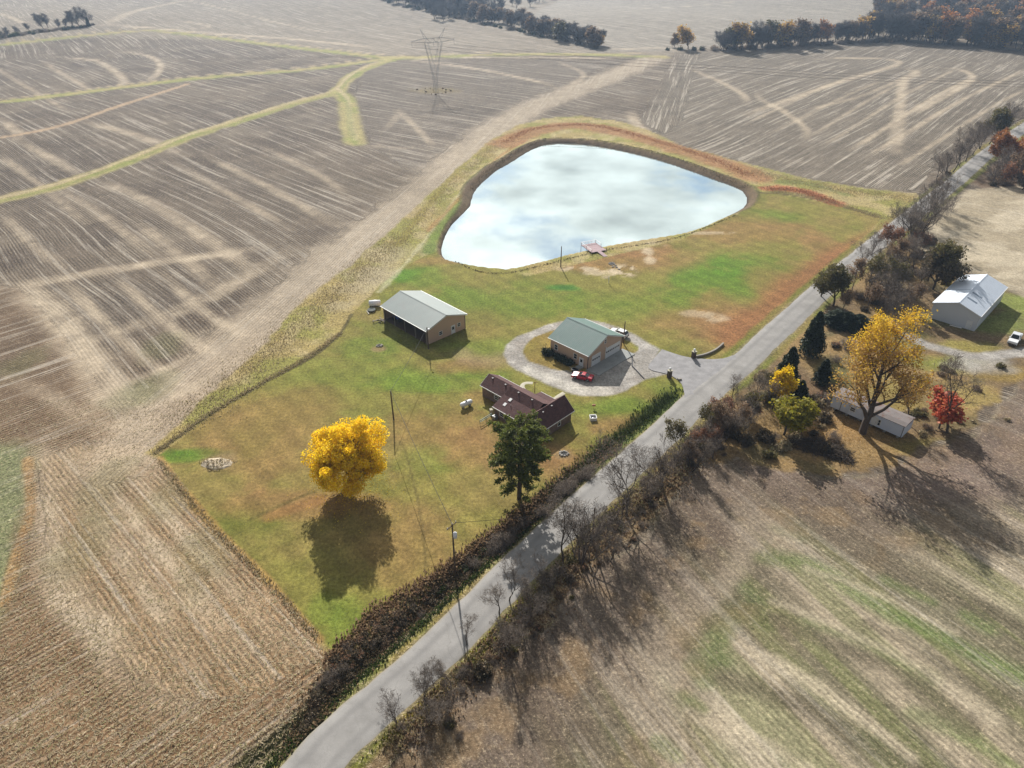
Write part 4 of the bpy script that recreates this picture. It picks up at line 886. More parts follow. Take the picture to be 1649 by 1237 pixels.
# mobile home under the orange tree
M['trailer_wall'] = mat_ribbed('pale_blue_siding', lin(226, 236, 255), 'X', 0.25, 0.10, 0.55, 0.0, ((.20, .19, .18), .25))
M['trailer_roof'] = mat_noise('rusty_trailer_roof', lin(138, 130, 128), .25, .7, .8, stain=(lin(120, 78, 58), .8))
a_, b_ = np.array([63.85, 117.07]), np.array([73.37, 106.68]); tl = np.linalg.norm(b_ - a_); ta = math.atan2(*(b_ - a_)[::-1])
tr = thing('mobile_home', 'pale blue mobile home with rusty roof under the big orange tree', 'mobile home', (a_[0], a_[1], 0), ta)
MB().box((tl / 2, 2.1, 1.9), (tl, 4.2, 2.5)).obj('body', M['trailer_wall'], tr)
MB().prism([(-.12, 3.16), (4.32, 3.16), (4.32, 3.24), (3.2, 3.5), (1.0, 3.5), (-.12, 3.24)], 'x', -.12, tl + .12).obj('roof', M['trailer_roof'], tr)
for x in np.linspace(.8, tl - .8, 6):
    for y in (.6, 3.6): box('block_pier', (x, y, .25), (.4, .4, .8), M['concrete'], tr)
window(tr, 'x', 0, 0, .1, .1, (-5, 1)).location = (0, 0, -3) if False else (0, 0, 0)
for x, z, w, h in ((4.3, 2.1, 1.0, .9), (9.6, 1.75, .5, 1.3)): window(tr, 'y', x, z, w, h, (0.0, -1))
for x in (1.95, tl - .15, 8.2): box('batten', (x, -.03, 1.9), (.09, .06, 2.5), M['dark_steel'], tr)
door(tr, 'y', 8.7, .85, 1.9, (0.0, -1), .75, False)
for o in [c for c in tr.children if c.name.startswith('window')][:1]:
    for g in list(o.children): bpy.data.objects.remove(g)
    bpy.data.objects.remove(o)
pn = MB().slab([(0, 0, 0), (2.4, .9, .35), (2.3, 1.1, 1.5), (0, .2, 1.4)], .06).obj('loose_panel', M['white_trim']); pn.location = P3(1453, 706, .3); pn.rotation_euler = (0, 0, .55); tag(pn, 'loose white siding panel leaning at the right end of the mobile home', 'panel')

# ------------------------------------------------------------------ yard things
# dock: planks, rails and a ramp to the shore
dk = thing('dock', 'small wooden dock with white railings at the near pond edge', 'dock', (*Gz(956, 399, .35), .55), 0.0)
c0 = np.array([dk.location.x, dk.location.y]); da = Gz(967, 403.5, -.2) - Gz(945, 407.5, -.2); ang = math.atan2(da[1], da[0]); dk.rotation_euler.z = ang
dw, dl = 5.0, 6.4
for i in range(13): box('plank', (0, -dl / 2 + dl * (i + .5) / 13, -.15 + .01 * (i % 3)), (dw, dl / 13 - .05, .06), M['deck_wood'], dk)
for x in (-dw / 2, dw / 2):
    for y in (-dl / 2, 0, dl / 2): MB().tube((x, y, -2.6), (x, y, .75), .08, .08, 6).obj('rail_post', M['deck_wood'], dk)
for x in (-1, 0, 1): MB().tube((x, dl / 2, -.2), (x, dl / 2, .75), .05, .05, 6).obj('rail_post', M['white_trim'], dk)
m = MB().box((-dw / 2, 0, .78), (.12, dl, .06)).box((0, dl / 2, .78), (dw, .12, .06)).box((-dw / 2, 0, .4), (.05, dl, .05)).box((0, dl / 2, .4), (dw, .05, .05)).box((dw / 2, dl / 4, .78), (.12, dl / 2, .06)); m.obj('railing', M['white_trim'], dk)
box('joist', (0, 0, -.26), (dw - .2, dl - .2, .14), M['dark_steel'], dk)
MB().slab([(-.6, -dl / 2, -.14), (.7, -dl / 2, -.14), (1.0, -dl / 2 - 3.4, -.5), (-.3, -dl / 2 - 3.4, -.5)], .08).obj('ramp', M['deck_wood'], dk)

M['tank_white'] = mat_noise('white_tank_paint', (.78, .79, .82), .06, 1, .35)
tk = thing('propane_tank', 'white propane tank on the lawn left of the brick house', 'propane tank', P3(751, 655), math.atan2(1.7, 2.2))
MB().lathe([(.02, -1.45), (.28, -1.38), (.44, -1.2), (.5, -1.0), (.5, 1.0), (.44, 1.2), (.28, 1.38), (.02, 1.45)], (0, 0, .85), 18, 'X').obj('tank', M['tank_white'], tk, True)
MB().box((-.8, 0, .18), (.2, .8, .5)).box((.8, 0, .18), (.2, .8, .5)).obj('saddle', M['concrete'], tk); MB().lathe([(.18, 0), (.18, .22), (.12, .28)], (0, 0, 1.33), 12).obj('valve_cover', M['dark_steel'], tk)
ct = thing('cistern', 'white cylindrical cistern lying beside the far corner of the barn', 'tank', P3(604, 493), .1)
MB().lathe([(.3, -1.5), (.75, -1.4), (.8, 0), (.75, 1.4), (.3, 1.5)], (0, 0, .85), 18, 'X').obj('tank', M['tank_white'], ct, True); MB().box((-.9, 0, .12), (.25, 1.2, .35)).box((.9, 0, .12), (.25, 1.2, .35)).obj('saddle', M['concrete'], ct)
ty = thing('tractor_tyre', 'big tractor tyre lying flat by the open barn end', 'tyre', P3(598.5, 501)); MB().lathe([(.5, .1), (.95, .02), (1.05, .25), (1.0, .5), (.6, .5), (.5, .42)], n=20).obj('tyre', mat_noise('old_tyre', (.10, .11, .10), .2, 3, .9), ty); MB().lathe([(.02, .12), (.5, .12), (.5, .2)], n=20).obj('inside', M['tyre'], ty)
b_ = box('plank_post', P3(592.5, 504, .12), (.25, 1.9, .2), M['pale_concrete'], None, .45); tag(b_, 'short pale beam lying on grass left of the tractor tyre', 'beam')
jk = MB()
for i in range(14): jk.box((random.uniform(-1.6, 1.6), random.uniform(-.9, .9), .1 + random.random() * .4), (random.uniform(.4, 1.5), .2, .12), random.uniform(0, 3))
jk = jk.obj('scrap_pile', M['wood_grey']); jk.location = P3(611, 517); tag(jk, 'low pile of grey scrap wood beside the open barn', 'scrap pile')

def rock_mesh(name, r, seed, flat=.6):
    bm = bmesh.new(); bmesh.ops.create_icosphere(bm, subdivisions=2, radius=r); rr = random.Random(seed); o1 = Vector((rr.random() * 9, rr.random() * 9, 0))
    from mathutils import noise as mn
    for v in bm.verts: v.co = v.co * (1 + .35 * mn.noise(v.co / r * 1.3 + o1)); v.co.z *= flat
    me = bpy.data.meshes.new(name); bm.to_mesh(me); bm.free(); return me
M['stone'] = mat_noise('field_stone', (.30, .28, .25), .3, 1.5, .9)
RK = [rock_mesh('stone', .4, i) for i in range(3)]
def ring(name, label_, cat, c, r, n, sc, fill=None):
    t = thing(name, label_, cat, c)
    for i in range(n):
        a = 2 * math.pi * i / n + random.uniform(-.1, .1); o = link('stone', RK[i % 3], M['stone'] if i < 3 else None, t); o.location = (r * math.cos(a), r * math.sin(a) * .9, .1); s_ = sc * random.uniform(.7, 1.2); o.scale = (s_, s_, s_); o.rotation_euler.z = random.random() * 6
    if fill: MB().lathe([(r * .85, .02), (r * .85, .08)], n=12).obj('ash', fill, t)
    return t
M['ash'] = mat_noise('ash', (.05, .05, .05), .3, 2, 1)
ring('fire_ring', 'stone fire ring full of ash on bare ground behind the house', 'fire pit', P3(908, 731), .75, 9, .6, M['ash'])
ring('stone_ring', 'stone ring round a dark pit beside the sandy pond scrape', 'stone ring', P3(985, 425), .8, 9, .7, M['ash'])
ring('burn_pit', 'shallow burn pit of brown stones in the lawn before the barn', 'burn pit', P3(611, 557), .6, 7, .6, M['ash'])
for i, (x, y) in enumerate([(991, 428), (993, 431), (997, 434), (987, 430)]):
    o = link('boulder', RK[i % 3], None); o.location = P3(x, y, .1); o.scale = (.9, .8, .7); tag(o, 'grey boulder in the loose heap beside the pond stone ring', 'boulder', 'boulders heaped by the stone ring')
ps = thing('marker_post', 'short white post standing in the sandy scrape near the pond', 'post', P3(980, 456)); MB().tube((0, 0, -.2), (0, 0, 2.1), .09, .07, 8).box((0, 0, 1.2), (.25, .06, .5)).obj('post', M['white_trim'], ps)
wl = thing('well_box', 'square white framed box around a dark well on the lawn', 'well', P3(955, 675), .1)
for a in range(4): box('side', (.62 * math.cos(a * math.pi / 2), .62 * math.sin(a * math.pi / 2), .3), (1.24, .12, .75) if a % 2 else (.12, 1.0, .75), M['white_trim'], wl)
MB().lathe([(.25, .1), (.25, .35), (.05, .4)], n=10).obj('pump_cap', M['galv'], wl); box('well_cover', (0, 0, .1), (1.1, 1.1, .06), M['tyre'], wl)
M['pink'] = mat_noise('faded_orange', (.55, .28, .18), .1, 2, .7)
fl_ = thing('yard_marker', 'small faded orange marker on the grass above the white well box', 'marker', P3(956, 658)); MB().tube((0, 0, 0), (0, 0, .7), .05, .05, 6).box((0, 0, .8), (.7, .12, .45)).obj('plate', M['pink'], fl_)

# gate pillars with white caps; the right one ends a curved stone wall
M['pillar_brick'] = mat_brick('dark_brick', lin(96, 74, 66), lin(84, 66, 60), lin(120, 112, 104))
def pillar(c, label_):
    t = thing('gate_pillar', label_, 'pillar', c, .6); box('shaft', (0, 0, .75), (.75, .75, 1.9), M['pillar_brick'], t); box('cap', (0, 0, 1.76), (.95, .95, .12), M['pale_concrete'], t, bevel=.02)
    MB().lathe([(.1, 1.82), (.14, 1.95), (.27, 2.05), (.3, 2.22), (.2, 2.4), (.03, 2.45)], n=14).obj('lamp_globe', M['white_trim'], t, True)
pillar(P3(1116.5, 577), 'brick gate pillar with white globe at the end of the curved stone wall'); pillar(P3(1077.5, 608), 'brick gate pillar with white globe standing alone on the near lawn corner')
wl_ = resample(curve(PL([(1120,576),(1133,573.5),(1146,568.5),(1156,562.5),(1165,554.5)])), .55)
t = thing('garden_wall', 'low curved dark stone wall beside the driveway entrance', 'wall', (wl_[0][0], wl_[0][1], 0))
blk = bpy.data.meshes.new('block'); bmesh_ = bmesh.new(); bmesh.ops.create_cube(bmesh_, size=1); bmesh_.to_mesh(blk); bmesh_.free(); blk.materials.append(M['stone'])
for row in range(2):
    for i in range(len(wl_) - 1):
        a = wl_[i]; b = wl_[i + 1]; o = link('block', blk, None, t); o.location = ((a[0] + b[0]) / 2 - wl_[0][0], (a[1] + b[1]) / 2 - wl_[0][1], .12 + row * .29); o.rotation_euler.z = math.atan2(*(b - a)[::-1]) + random.uniform(-.04, .04); o.scale = (.53, .34 + random.uniform(-.03, .05), .28)
pls = [box('planter', P3(*p, .2), (.8, .6, .45), M['stone'], None, .3, .04) for p in ((1094, 612),)]; tag(pls[0], 'low stone planter on the verge beside the lone gate pillar', 'planter')

# utility poles and wires
TOPS = {}
def upole(key, base, h, label_, arm=True, transformer=False, lamp=False, rz=0.5):
    x, y, z = P3(*base); t = thing('utility_pole', label_, 'utility pole', (x, y, z), rz)
    MB().tube((0, 0, -.5), (0, 0, h), .17, .11, 9).obj('pole', M['pole_wood'], t)
    if arm:
        box('crossarm', (0, .14, h - .45), (2.0, .11, .13), M['pole_wood'], t)
        m = MB()
        for a in (-.9, .9): m.tube((a, .14, h - .38), (a, .14, h - .14), .06, .04, 7)
        m.tube((0, 0, h), (0, 0, h + .25), .06, .04, 7); m.obj('insulator', M['white_trim'], t)
    if transformer: MB().lathe([(.05, -.5), (.3, -.48), (.3, .4), (.12, .52), (.08, .62)], (0, -.45, h - 1.9), 12).obj('transformer', M['tank_white'], t, True)
    if lamp: MB().tube((0, 0, h - .3), (0, -1.0, h + .1), .04, .04, 6).lathe([(.2, 0), (.26, .12), (.08, .25)], (0, -1.1, h - .05), 10).obj('yard_lamp', M['tank_white'], t)
    TOPS[key] = Vector((x, y, z + h)); return t
upole('A', (733, 922), 10.0, 'roadside utility pole with crossarm and pale transformer in the near hedge', True, True, False, .9)
upole('B', (634, 676), 6.8, 'slim utility pole on the open lawn right of the yellow tree', False, False, False)
upole('C', (690, 562), 5.6, 'utility pole at the near corner of the open barn', False, False, True)
upole('D', (1003.5, 552), 5.6, 'dark pole at the back corner of the garage by the white car', False)
upole('E', (903, 430), 6.2, 'lone pole on the lawn at the pond edge left of the dock', False)
upole('G', (953, 876), 7.6, 'pole in the brush on the far side of the road opposite the pine', False)
upole('F', (1163, 688), 5.6, 'thin roadside pole in the thicket near the driveway entrance', False)
def wire(name, a, b, sag, r, label_, group='overhead wires'):
    a = Vector(a); b = Vector(b); n = 16
    m = MB().path([a.lerp(b, i / n) - Vector((0, 0, sag * 4 * (i / n) * (1 - i / n))) for i in range(n + 1)], r, 4)
    return tag(m.obj(name, M['wire']), label_, 'wire', group)
wire('wire', TOPS['A'], TOPS['B'], .5, .04, 'thin wire from the roadside pole to the lawn pole')
wire('wire', TOPS['B'], TOPS['C'], .4, .04, 'thin wire from the lawn pole to the barn pole')
wire('wire', TOPS['A'] + Vector((.5, .6, -.3)), TOPS['G'], .3, .04, 'thin wire crossing the road between the two roadside poles')
wire('wire', TOPS['B'], on(hs, (2.8, 16, 2.6)), .4, .016, 'thin wire from the lawn pole to the brick house')
wire('guy_wire', TOPS['C'] - Vector((0, 0, 1.2)), P3(669, 568), 0, .03, 'guy wire slanting from the barn pole to the ground')

# lattice transmission tower in the far field
PB_ = P3(702, 148); py_ = thing('transmission_tower', 'tall grey lattice transmission tower alone in the far stubble field', 'transmission tower', PB_, .45)
m = MB(); H_ = 26.0; hb = .9; wt = 5.2
def legp(t): return hb + (.5 if t < .0 else 0) + (wt - hb) * max(0, (t - .3) / .7)
lv = np.linspace(0, 1, 9)
for i in range(8):
    z0, z1 = lv[i] * H_, lv[i + 1] * H_; a0, a1 = legp(lv[i]), legp(lv[i + 1]); b0_, b1_ = max(.8, 1.6 - lv[i] * 1.0), max(.8, 1.6 - lv[i + 1] * 1.0)
    for sx in (-1, 1):
        for sy in (-1, 1):
            m.tube((sx * a0, sy * b0_, z0), (sx * a1, sy * b1_, z1), .075, .075, 4, False)
            m.tube((sx * a0, sy * b0_, z0), (sx * a1, -sy * b1_, z1), .03, .03, 4, False)
            m.tube((sx * a0, sy * b0_, z0), ((-sx * a1 if lv[i] < .4 else sx * max(a1 - 2.2, .3)), sy * b1_, z1), .03, .03, 4, False)
            if lv[i] >= .4: m.tube((sx * max(a0 - 2.0, .2), sy * b0_, z0), (sx * max(a1 - 2.2, .3), sy * b1_, z1), .06, .06, 4, False)
m.obj('tower_body', M['galv'], py_)
m = MB()
for sy in (-.8, .8):
    m.tube((-13, 0, H_ + 1), (-wt, sy, H_ + 2.2), .06, .06, 4).tube((-13, 0, H_ + 1), (-wt, sy, H_), .06, .06, 4).tube((13, 0, H_ + 1), (wt, sy, H_ + 2.2), .06, .06, 4).tube((13, 0, H_ + 1), (wt, sy, H_), .06, .06, 4)
    m.tube((-wt, sy, H_), (wt, sy, H_), .06, .06, 4).tube((-wt, sy, H_ + 2.2), (wt, sy, H_ + 2.2), .06, .06, 4)
    for k in range(6): x0 = -wt + k * wt / 3; m.tube((x0, sy, H_ + (k % 2) * 2.2), (x0 + wt / 3, sy, H_ + 2.2 - (k % 2) * 2.2), .06, .06, 4)
for sx in (-1, 1): m.tube((sx * wt, 0, H_ + 2.2), (sx * (wt + 2), 0, H_ + 7), .1, .06, 4).tube((sx * (wt - 1.5), 0, H_ + 2.2), (sx * (wt + 2), 0, H_ + 7), .1, .06, 4)
m.obj('crossarm', M['galv'], py_)
far_ = Vector((420.0, 300.0, 0))
for k, x in enumerate((-12.5, 0, 12.5)):
    a = Vector(on(py_, (x, 0, H_ - 1.8))); d = Vector((math.cos(.45), math.sin(.45), 0)) * x * .9; MB().tube(on(py_, (x, 0, H_ + .9)), a, .07, .07, 6).obj('insulator_string', M['galv']).parent = None
    bpy.data.objects[-1] if False else None
    wire('power_line', a, far_ + d + Vector((0, 0, 24)), 5.5, .05, 'high voltage line from the %s of the lattice tower towards the right' % ('left arm', 'middle', 'right arm')[k], 'high voltage lines')
for o in [o for o in COL.objects if o.name.startswith('insulator_string')]:
    o.parent = py_; o.matrix_parent_inverse = (Matrix.Translation(py_.location) @ Matrix.Rotation(.45, 4, 'Z')).inverted()

# ------------------------------------------------------------------ vehicles
def paint_mat(name, col, rough=.25): return NT(name).principled(col, rough, 0.0, .5, **{'Coat Weight': .6, 'Coat Roughness': .08})
M['red_paint'] = paint_mat('red_car_paint', (.42, .015, .03)); M['white_paint2'] = paint_mat('white_car_paint', (.78, .79, .80)); M['silver_paint'] = paint_mat('silver_car_paint', (.62, .64, .68), .3)
M['lamp_red'] = NT('red_lens').principled((.35, .01, .01), .2); M['lamp_clear'] = NT('clear_lens').principled((.75, .77, .8), .15)
def car(name, label_, cat, loc, rz, L, Wd, H, paintm, prof, cab, roofm=None):
    """prof: body side outline (x,z); cab: (x0 base, x1 top, x2 top, x3 base, z0) greenhouse"""
    t = thing(name, label_, cat, loc, rz); hw = Wd / 2
    b = MB(); n = len(prof); vs = []
    for y, k in ((-hw, .0), (-hw * .93, 1), (hw * .93, 1), (hw, .0)):
        for x, z in prof: vs.append((x * (1 if k else .985), y, z if k else (z if z < .75 else z - .09)))
    fs = []
    for s_ in range(3): fs += [(s_ * n + i, s_ * n + (i + 1) % n, (s_ + 1) * n + (i + 1) % n, (s_ + 1) * n + i) for i in range(n)]
    fs += [tuple(range(n)), tuple(range(4 * n - 1, 3 * n - 1, -1))]
    b.add(vs, fs).obj('body', paintm, t, True if False else False, bevel=0.0)
    x0, x1, x2, x3, z0 = cab; h0, h1 = hw * .88, hw * .70
    G_ = [(x0, -h0, z0), (x0, h0, z0), (x3, h0, z0), (x3, -h0, z0), (x1, -h1, H - .05), (x1, h1, H - .05), (x2, h1, H - .05), (x2, -h1, H - .05)]
    MB().add(G_, [(3, 2, 1, 0), (4, 5, 6, 7), (0, 1, 5, 4), (1, 2, 6, 5), (2, 3, 7, 6), (3, 0, 4, 7)]).obj('windows', M['glass'], t)
    MB().slab([(x1 + .06, -h1 - .03, H), (x2 - .06, -h1 - .03, H), (x2 - .06, h1 + .03, H), (x1 + .06, h1 + .03, H)], .09).obj('roof', roofm or paintm, t, bevel=.03)
    m = MB()
    for sy in (-1, 1):
        for (xa, xb) in ((x0, x1), (x3, x2), ((x0 + x3) / 2, (x1 + x2) / 2)):
            m.tube((xa, sy * (h0 + .01), z0), (xb, sy * (h1 + .02), H - .05), .055, .055, 5)
    m.obj('pillar', paintm, t)
    for x in (L / 2 - L * .19, -L / 2 + L * .2):
        for sy in (-1, 1):
            w = MB().lathe([(.2, -.11), (.31, -.11), (.34, -.05), (.34, .05), (.31, .11), (.2, .11)], (x, sy * (hw - .10), .34), 16, 'Y').obj('wheel', M['tyre'], t)
            MB().lathe([(.02, -.12), (.2, -.115), (.2, .115), (.02, .12)], (x, sy * (hw - .10), .34), 12, 'Y').obj('rim', M['rim'], w)
    for sy in (-1, 1):
        box('headlight', (L / 2 - .05, sy * hw * .72, .68), (.14, .36, .16), M['lamp_clear'], t); box('tail_light', (-L / 2 + .05, sy * hw * .76, .80), (.12, .32, .18), M['lamp_red'], t); box('mirror', (x3 - .15, sy * (hw + .08), z0 + .1), (.14, .2, .13), paintm, t)
    box('bumper', (L / 2 + .0, 0, .45), (.14, Wd * .9, .2), M['dark_steel'], t, bevel=.03); box('bumper', (-L / 2 - .0, 0, .45), (.14, Wd * .9, .2), M['dark_steel'], t, bevel=.03)
    return t
def arch(L, fx, rx, low=.25):
    def ar(x): return [(x + .42 * math.cos(a), .34 + .42 * math.sin(a)) for a in (-.15, .5, 1.05, 1.57, 2.1, 2.65, 3.29)]
    return ar
def outline(L, top):
    f, r = L / 2 - L * .19, -L / 2 + L * .2; A = arch(L, 0, 0)
    return [(L / 2, .30)] + top + [(-L / 2, .30)] + [(r - .44, .26)] + A(r)[::-1] + [(r + .44, .26), (f - .44, .26)] + A(f)[::-1] + [(f + .44, .26)]
g0 = Gz(922, 606); g1_ = Gz(953, 613); rzc = math.atan2(*(g0 - g1_)[::-1])
car('red_car', 'red two door coupe parked on gravel by the garage corner', 'car', P3(938, 609.5, .03), rzc, 4.6, 1.85, 1.32, M['red_paint'], outline(4.6, [(2.3, .62), (2.15, .74), (.95, .92), (-1.2, .96), (-2.2, .94), (-2.3, .7)]), (-1.55, -.75, .15, .95, .90))
g0 = Gz(983, 533.5); g1_ = Gz(1009, 543); rzc = math.atan2(*(g0 - g1_)[::-1])
car('white_car', 'white estate car parked behind the garage on the gravel loop', 'car', P3(996, 540, .03), rzc, 4.7, 1.9, 1.62, M['white_paint2'], outline(4.7, [(2.35, .7), (2.2, .88), (1.05, 1.05), (-2.0, 1.08), (-2.3, .98), (-2.35, .7)]), (-2.2, -1.85, .1, 1.0, 1.02))
cart = thing('garden_cart', 'dark garden cart with pale rim standing between red car and garage', 'cart', P3(926, 599.5, .03), rzc + .1)
MB().add([(-.7, -.45, .75), (.7, -.45, .75), (.7, .45, .75), (-.7, .45, .75), (-.5, -.3, .35), (.5, -.3, .35), (.5, .3, .35), (-.5, .3, .35)], [(7, 6, 5, 4), (0, 1, 5, 4), (1, 2, 6, 5), (2, 3, 7, 6), (3, 0, 4, 7)]).obj('tub', M['tyre'], cart)
m = MB(); 
for a, b in (((-.72, -.47), (.72, -.47)), ((.72, -.47), (.72, .47)), ((.72, .47), (-.72, .47)), ((-.72, .47), (-.72, -.47))): m.tube((*a, .76), (*b, .76), .04, .04, 6)
m.tube((.7, 0, .7), (1.5, 0, .95), .03, .03, 6); m.obj('frame', M['galv'], cart)
for x in (-.35, .35):
    for y in (-.42, .42): MB().lathe([(.05, -.06), (.22, -.06), (.22, .06), (.05, .06)], (x, y, .22), 12, 'Y').obj('wheel', M['tyre'], cart)
# pickup at the right edge
g0 = P(1628, 557); g1_ = P(1654, 517); rzc = math.atan2(*(g0 - g1_)[::-1]); q = g0 - (g0 - g1_) / np.linalg.norm(g0 - g1_) * 2.9
pk = car('pickup_truck', 'white pickup truck with silver roof at the right edge of the drive', 'pickup', (q[0], q[1], h1(*q) + .05), rzc, 5.8, 2.0, 1.9, M['white_paint2'], outline(5.8, [(2.9, .8), (2.8, 1.05), (1.3, 1.14), (-2.85, 1.14), (-2.9, .8)]), (-.9, -.75, .5, 1.25, 1.12), M['silver_paint'])
box('bed_cover', (-1.9, 0, 1.17), (1.9, 1.75, .06), M['silver_paint'], pk)
#SECTION_PLANTS
# ------------------------------------------------------------------ plants
def unit(v): return v / (np.linalg.norm(v) + 1e-9)
def grow(rng, H, r0, spec, lean=0.0, crook=.12, stems=1, stem_spread=.3):
    """branch skeleton: spec = list of (children, start, length ratio, angle, upward pull); returns polylines"""
    out = []
    def poly(p, d, L, r, n, lvl, up, r_end):
        pts = [p]; q = p.copy(); d = unit(d)
        for i in range(n):
            d = unit(d + rng.normal(0, crook, 3) + np.array([0, 0, up]) / n); q = q + d * L / n; pts.append(q.copy())
        pts = np.array(pts); rad = np.linspace(r, r_end, n + 1); out.append((pts, rad, lvl)); return pts, rad
    cur = []
    for s_ in range(stems):
        a = rng.uniform(0, 6.28); d = np.array([math.cos(a) * (lean if stems == 1 else stem_spread), math.sin(a) * (lean if stems == 1 else stem_spread), 1.0])
        k = 1 if stems == 1 else rng.uniform(.65, 1)
        pts, rad = poly(np.array([0, 0, -.25]), d, H * .82 * k, r0 * (1 if stems == 1 else .7), 7, 0, .1, r0 * .18); cur.append((pts, rad, H * .82 * k))
    for lvl, (nc, start, ratio, ang, up) in enumerate(spec, 1):
        nxt = []
        for pts, rad, L in cur:
            n = max(1, int(round(nc * rng.uniform(.8, 1.2)))); az0 = rng.uniform(0, 6.28)
            for i in range(n):
                t = start + (1 - start) * (i + rng.uniform(.1, .9)) / n; f = t * (len(pts) - 1); j = min(int(f), len(pts) - 2); w = f - j
                p = pts[j] * (1 - w) + pts[j + 1] * w; d = unit(pts[j + 1] - pts[j]); r = rad[j] * (1 - w) + rad[j + 1] * w
                e = unit(np.cross(d, [.3, .2, 1]) if abs(d[2]) < .95 else np.cross(d, [1, 0, 0])); g = np.cross(d, e); az = az0 + i * 2.4
                a = ang * rng.uniform(.75, 1.25); nd = d * math.cos(a) + (e * math.cos(az) + g * math.sin(az)) * math.sin(a)
                LL = L * ratio * (1.05 - .55 * t) * rng.uniform(.75, 1.2)
                nxt.append(poly(p, nd, LL, r * .68, 4 if lvl < 3 else 3, lvl, up, r * .12) + (LL,))
        cur = nxt
    return out
def tubes(out, sides=(7, 5, 4, 3, 3), minr=.012):
    V = []; F = []; b = 0
    for pts, rad, lvl in out:
        n = sides[min(lvl, 4)]; m = len(pts); T = np.gradient(pts, axis=0); T /= np.linalg.norm(T, axis=1)[:, None] + 1e-9
        ref = np.where(np.abs(T[:, 2:3]) < .9, np.array([[0, 0, 1.]]), np.array([[1., 0, 0]])); A = np.cross(T, ref); A /= np.linalg.norm(A, axis=1)[:, None] + 1e-9; B = np.cross(T, A)
        an = np.arange(n) * 2 * math.pi / n; rr = np.maximum(rad, minr)
        V.append((pts[:, None, :] + rr[:, None, None] * (A[:, None, :] * np.cos(an)[None, :, None] + B[:, None, :] * np.sin(an)[None, :, None])).reshape(-1, 3))
        i = (np.arange(m - 1)[:, None] * n + np.arange(n)[None, :]); k = (np.arange(m - 1)[:, None] * n + (np.arange(n)[None, :] + 1) % n)
        F.append(np.stack([i, k, k + n, i + n], -1).reshape(-1, 4) + b); b += m * n
    return np.vstack(V), np.vstack(F)
def cards(C, size, rng, asp=.75, flat=0.0, droop=0.0):
    """small leaf faces at the points C"""
    n = len(C); N = rng.normal(0, 1, (n, 3)); N[:, 2] = N[:, 2] * (1 - flat) + flat * 1.6; N /= np.linalg.norm(N, axis=1)[:, None]
    R = rng.normal(0, 1, (n, 3)); R[:, 2] -= droop; U = np.cross(N, R); U /= np.linalg.norm(U, axis=1)[:, None] + 1e-9; Q = np.cross(N, U)
    s = size * rng.uniform(.6, 1.3, n)[:, None]; U = U * s * asp; Q = Q * s
    V = np.stack([C - U * .5 - Q, C + U - Q * .1, C + U * .4 + Q, C - U + Q * .2], 1).reshape(-1, 3)
    return V, np.arange(n * 4).reshape(n, 4)
def tips(out, lvls, rng, n, spread, tmin=.35):
    br = [o for o in out if o[2] in lvls]; L = np.array([np.linalg.norm(o[0][-1] - o[0][0]) for o in br]); p = L / L.sum()
    idx = rng.choice(len(br), n, p=p); C = np.empty((n, 3))
    for k, i in enumerate(idx):
        pts = br[i][0]; f = (tmin + (1 - tmin) * rng.random()) * (len(pts) - 1); j = min(int(f), len(pts) - 2); w = f - j; C[k] = pts[j] * (1 - w) + pts[j + 1] * w
    return C + rng.normal(0, spread, (n, 3))
LF_ = {
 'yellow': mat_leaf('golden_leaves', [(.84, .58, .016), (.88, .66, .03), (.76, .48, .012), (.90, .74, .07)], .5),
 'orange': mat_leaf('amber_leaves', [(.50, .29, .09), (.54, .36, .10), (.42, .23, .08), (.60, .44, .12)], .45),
 'amber_top': mat_leaf('bright_amber_leaves', [(.70, .45, .03), (.74, .52, .05), (.62, .36, .03)], .48),
 'red': mat_leaf('red_leaves', [(.52, .11, .07), (.60, .18, .10), (.46, .08, .05), (.60, .26, .10)], .4),
 'pine': mat_leaf('pine_needles', [(.13, .17, .03), (.20, .22, .045), (.08, .11, .022), (.26, .26, .06)], .38),
 'cedar': mat_leaf('cedar_foliage', [(.022, .036, .018), (.04, .055, .022), (.016, .026, .014)], .12),
 'olive': mat_leaf('olive_leaves', [(.13, .12, .04), (.17, .14, .05), (.10, .10, .03), (.20, .15, .06)], .35),
 'lime': mat_leaf('yellow_green_leaves', [(.26, .26, .03), (.34, .30, .035), (.20, .20, .03), (.42, .32, .03)], .4),
 'brown': mat_leaf('brown_leaves', [(.24, .155, .09), (.30, .20, .12), (.18, .12, .075), (.34, .25, .15)], .4),
 'russet': mat_leaf('russet_leaves', [(.32, .16, .09), (.26, .12, .07), (.38, .22, .13)], .4),
 'rust': mat_leaf('rust_leaves', [(.44, .19, .06), (.36, .14, .05), (.50, .26, .08)], .4),
 'bramble': mat_leaf('bramble_leaves', [(.085, .07, .042), (.12, .095, .055), (.16, .115, .07), (.06, .06, .03)], .3),
 'green': mat_leaf('dark_green_leaves', [(.05, .075, .022), (.08, .105, .03), (.035, .055, .018)], .3),
 'dry': mat_leaf('dry_grass_blades', [(.40, .32, .19), (.48, .40, .26), (.32, .24, .14), (.30, .28, .12)], .3),
 'twig_far': mat_leaf('far_twigs', [(.085, .08, .08), (.11, .10, .10), (.065, .06, .06)], .2, .9),
 'twig': mat_leaf('fine_twigs', [(.18, .15, .13), (.26, .22, .18), (.15, .12, .10)], .45, .9),
}
HIDE = bpy.data.collections.new('prototypes')      # never linked: holds nothing that renders
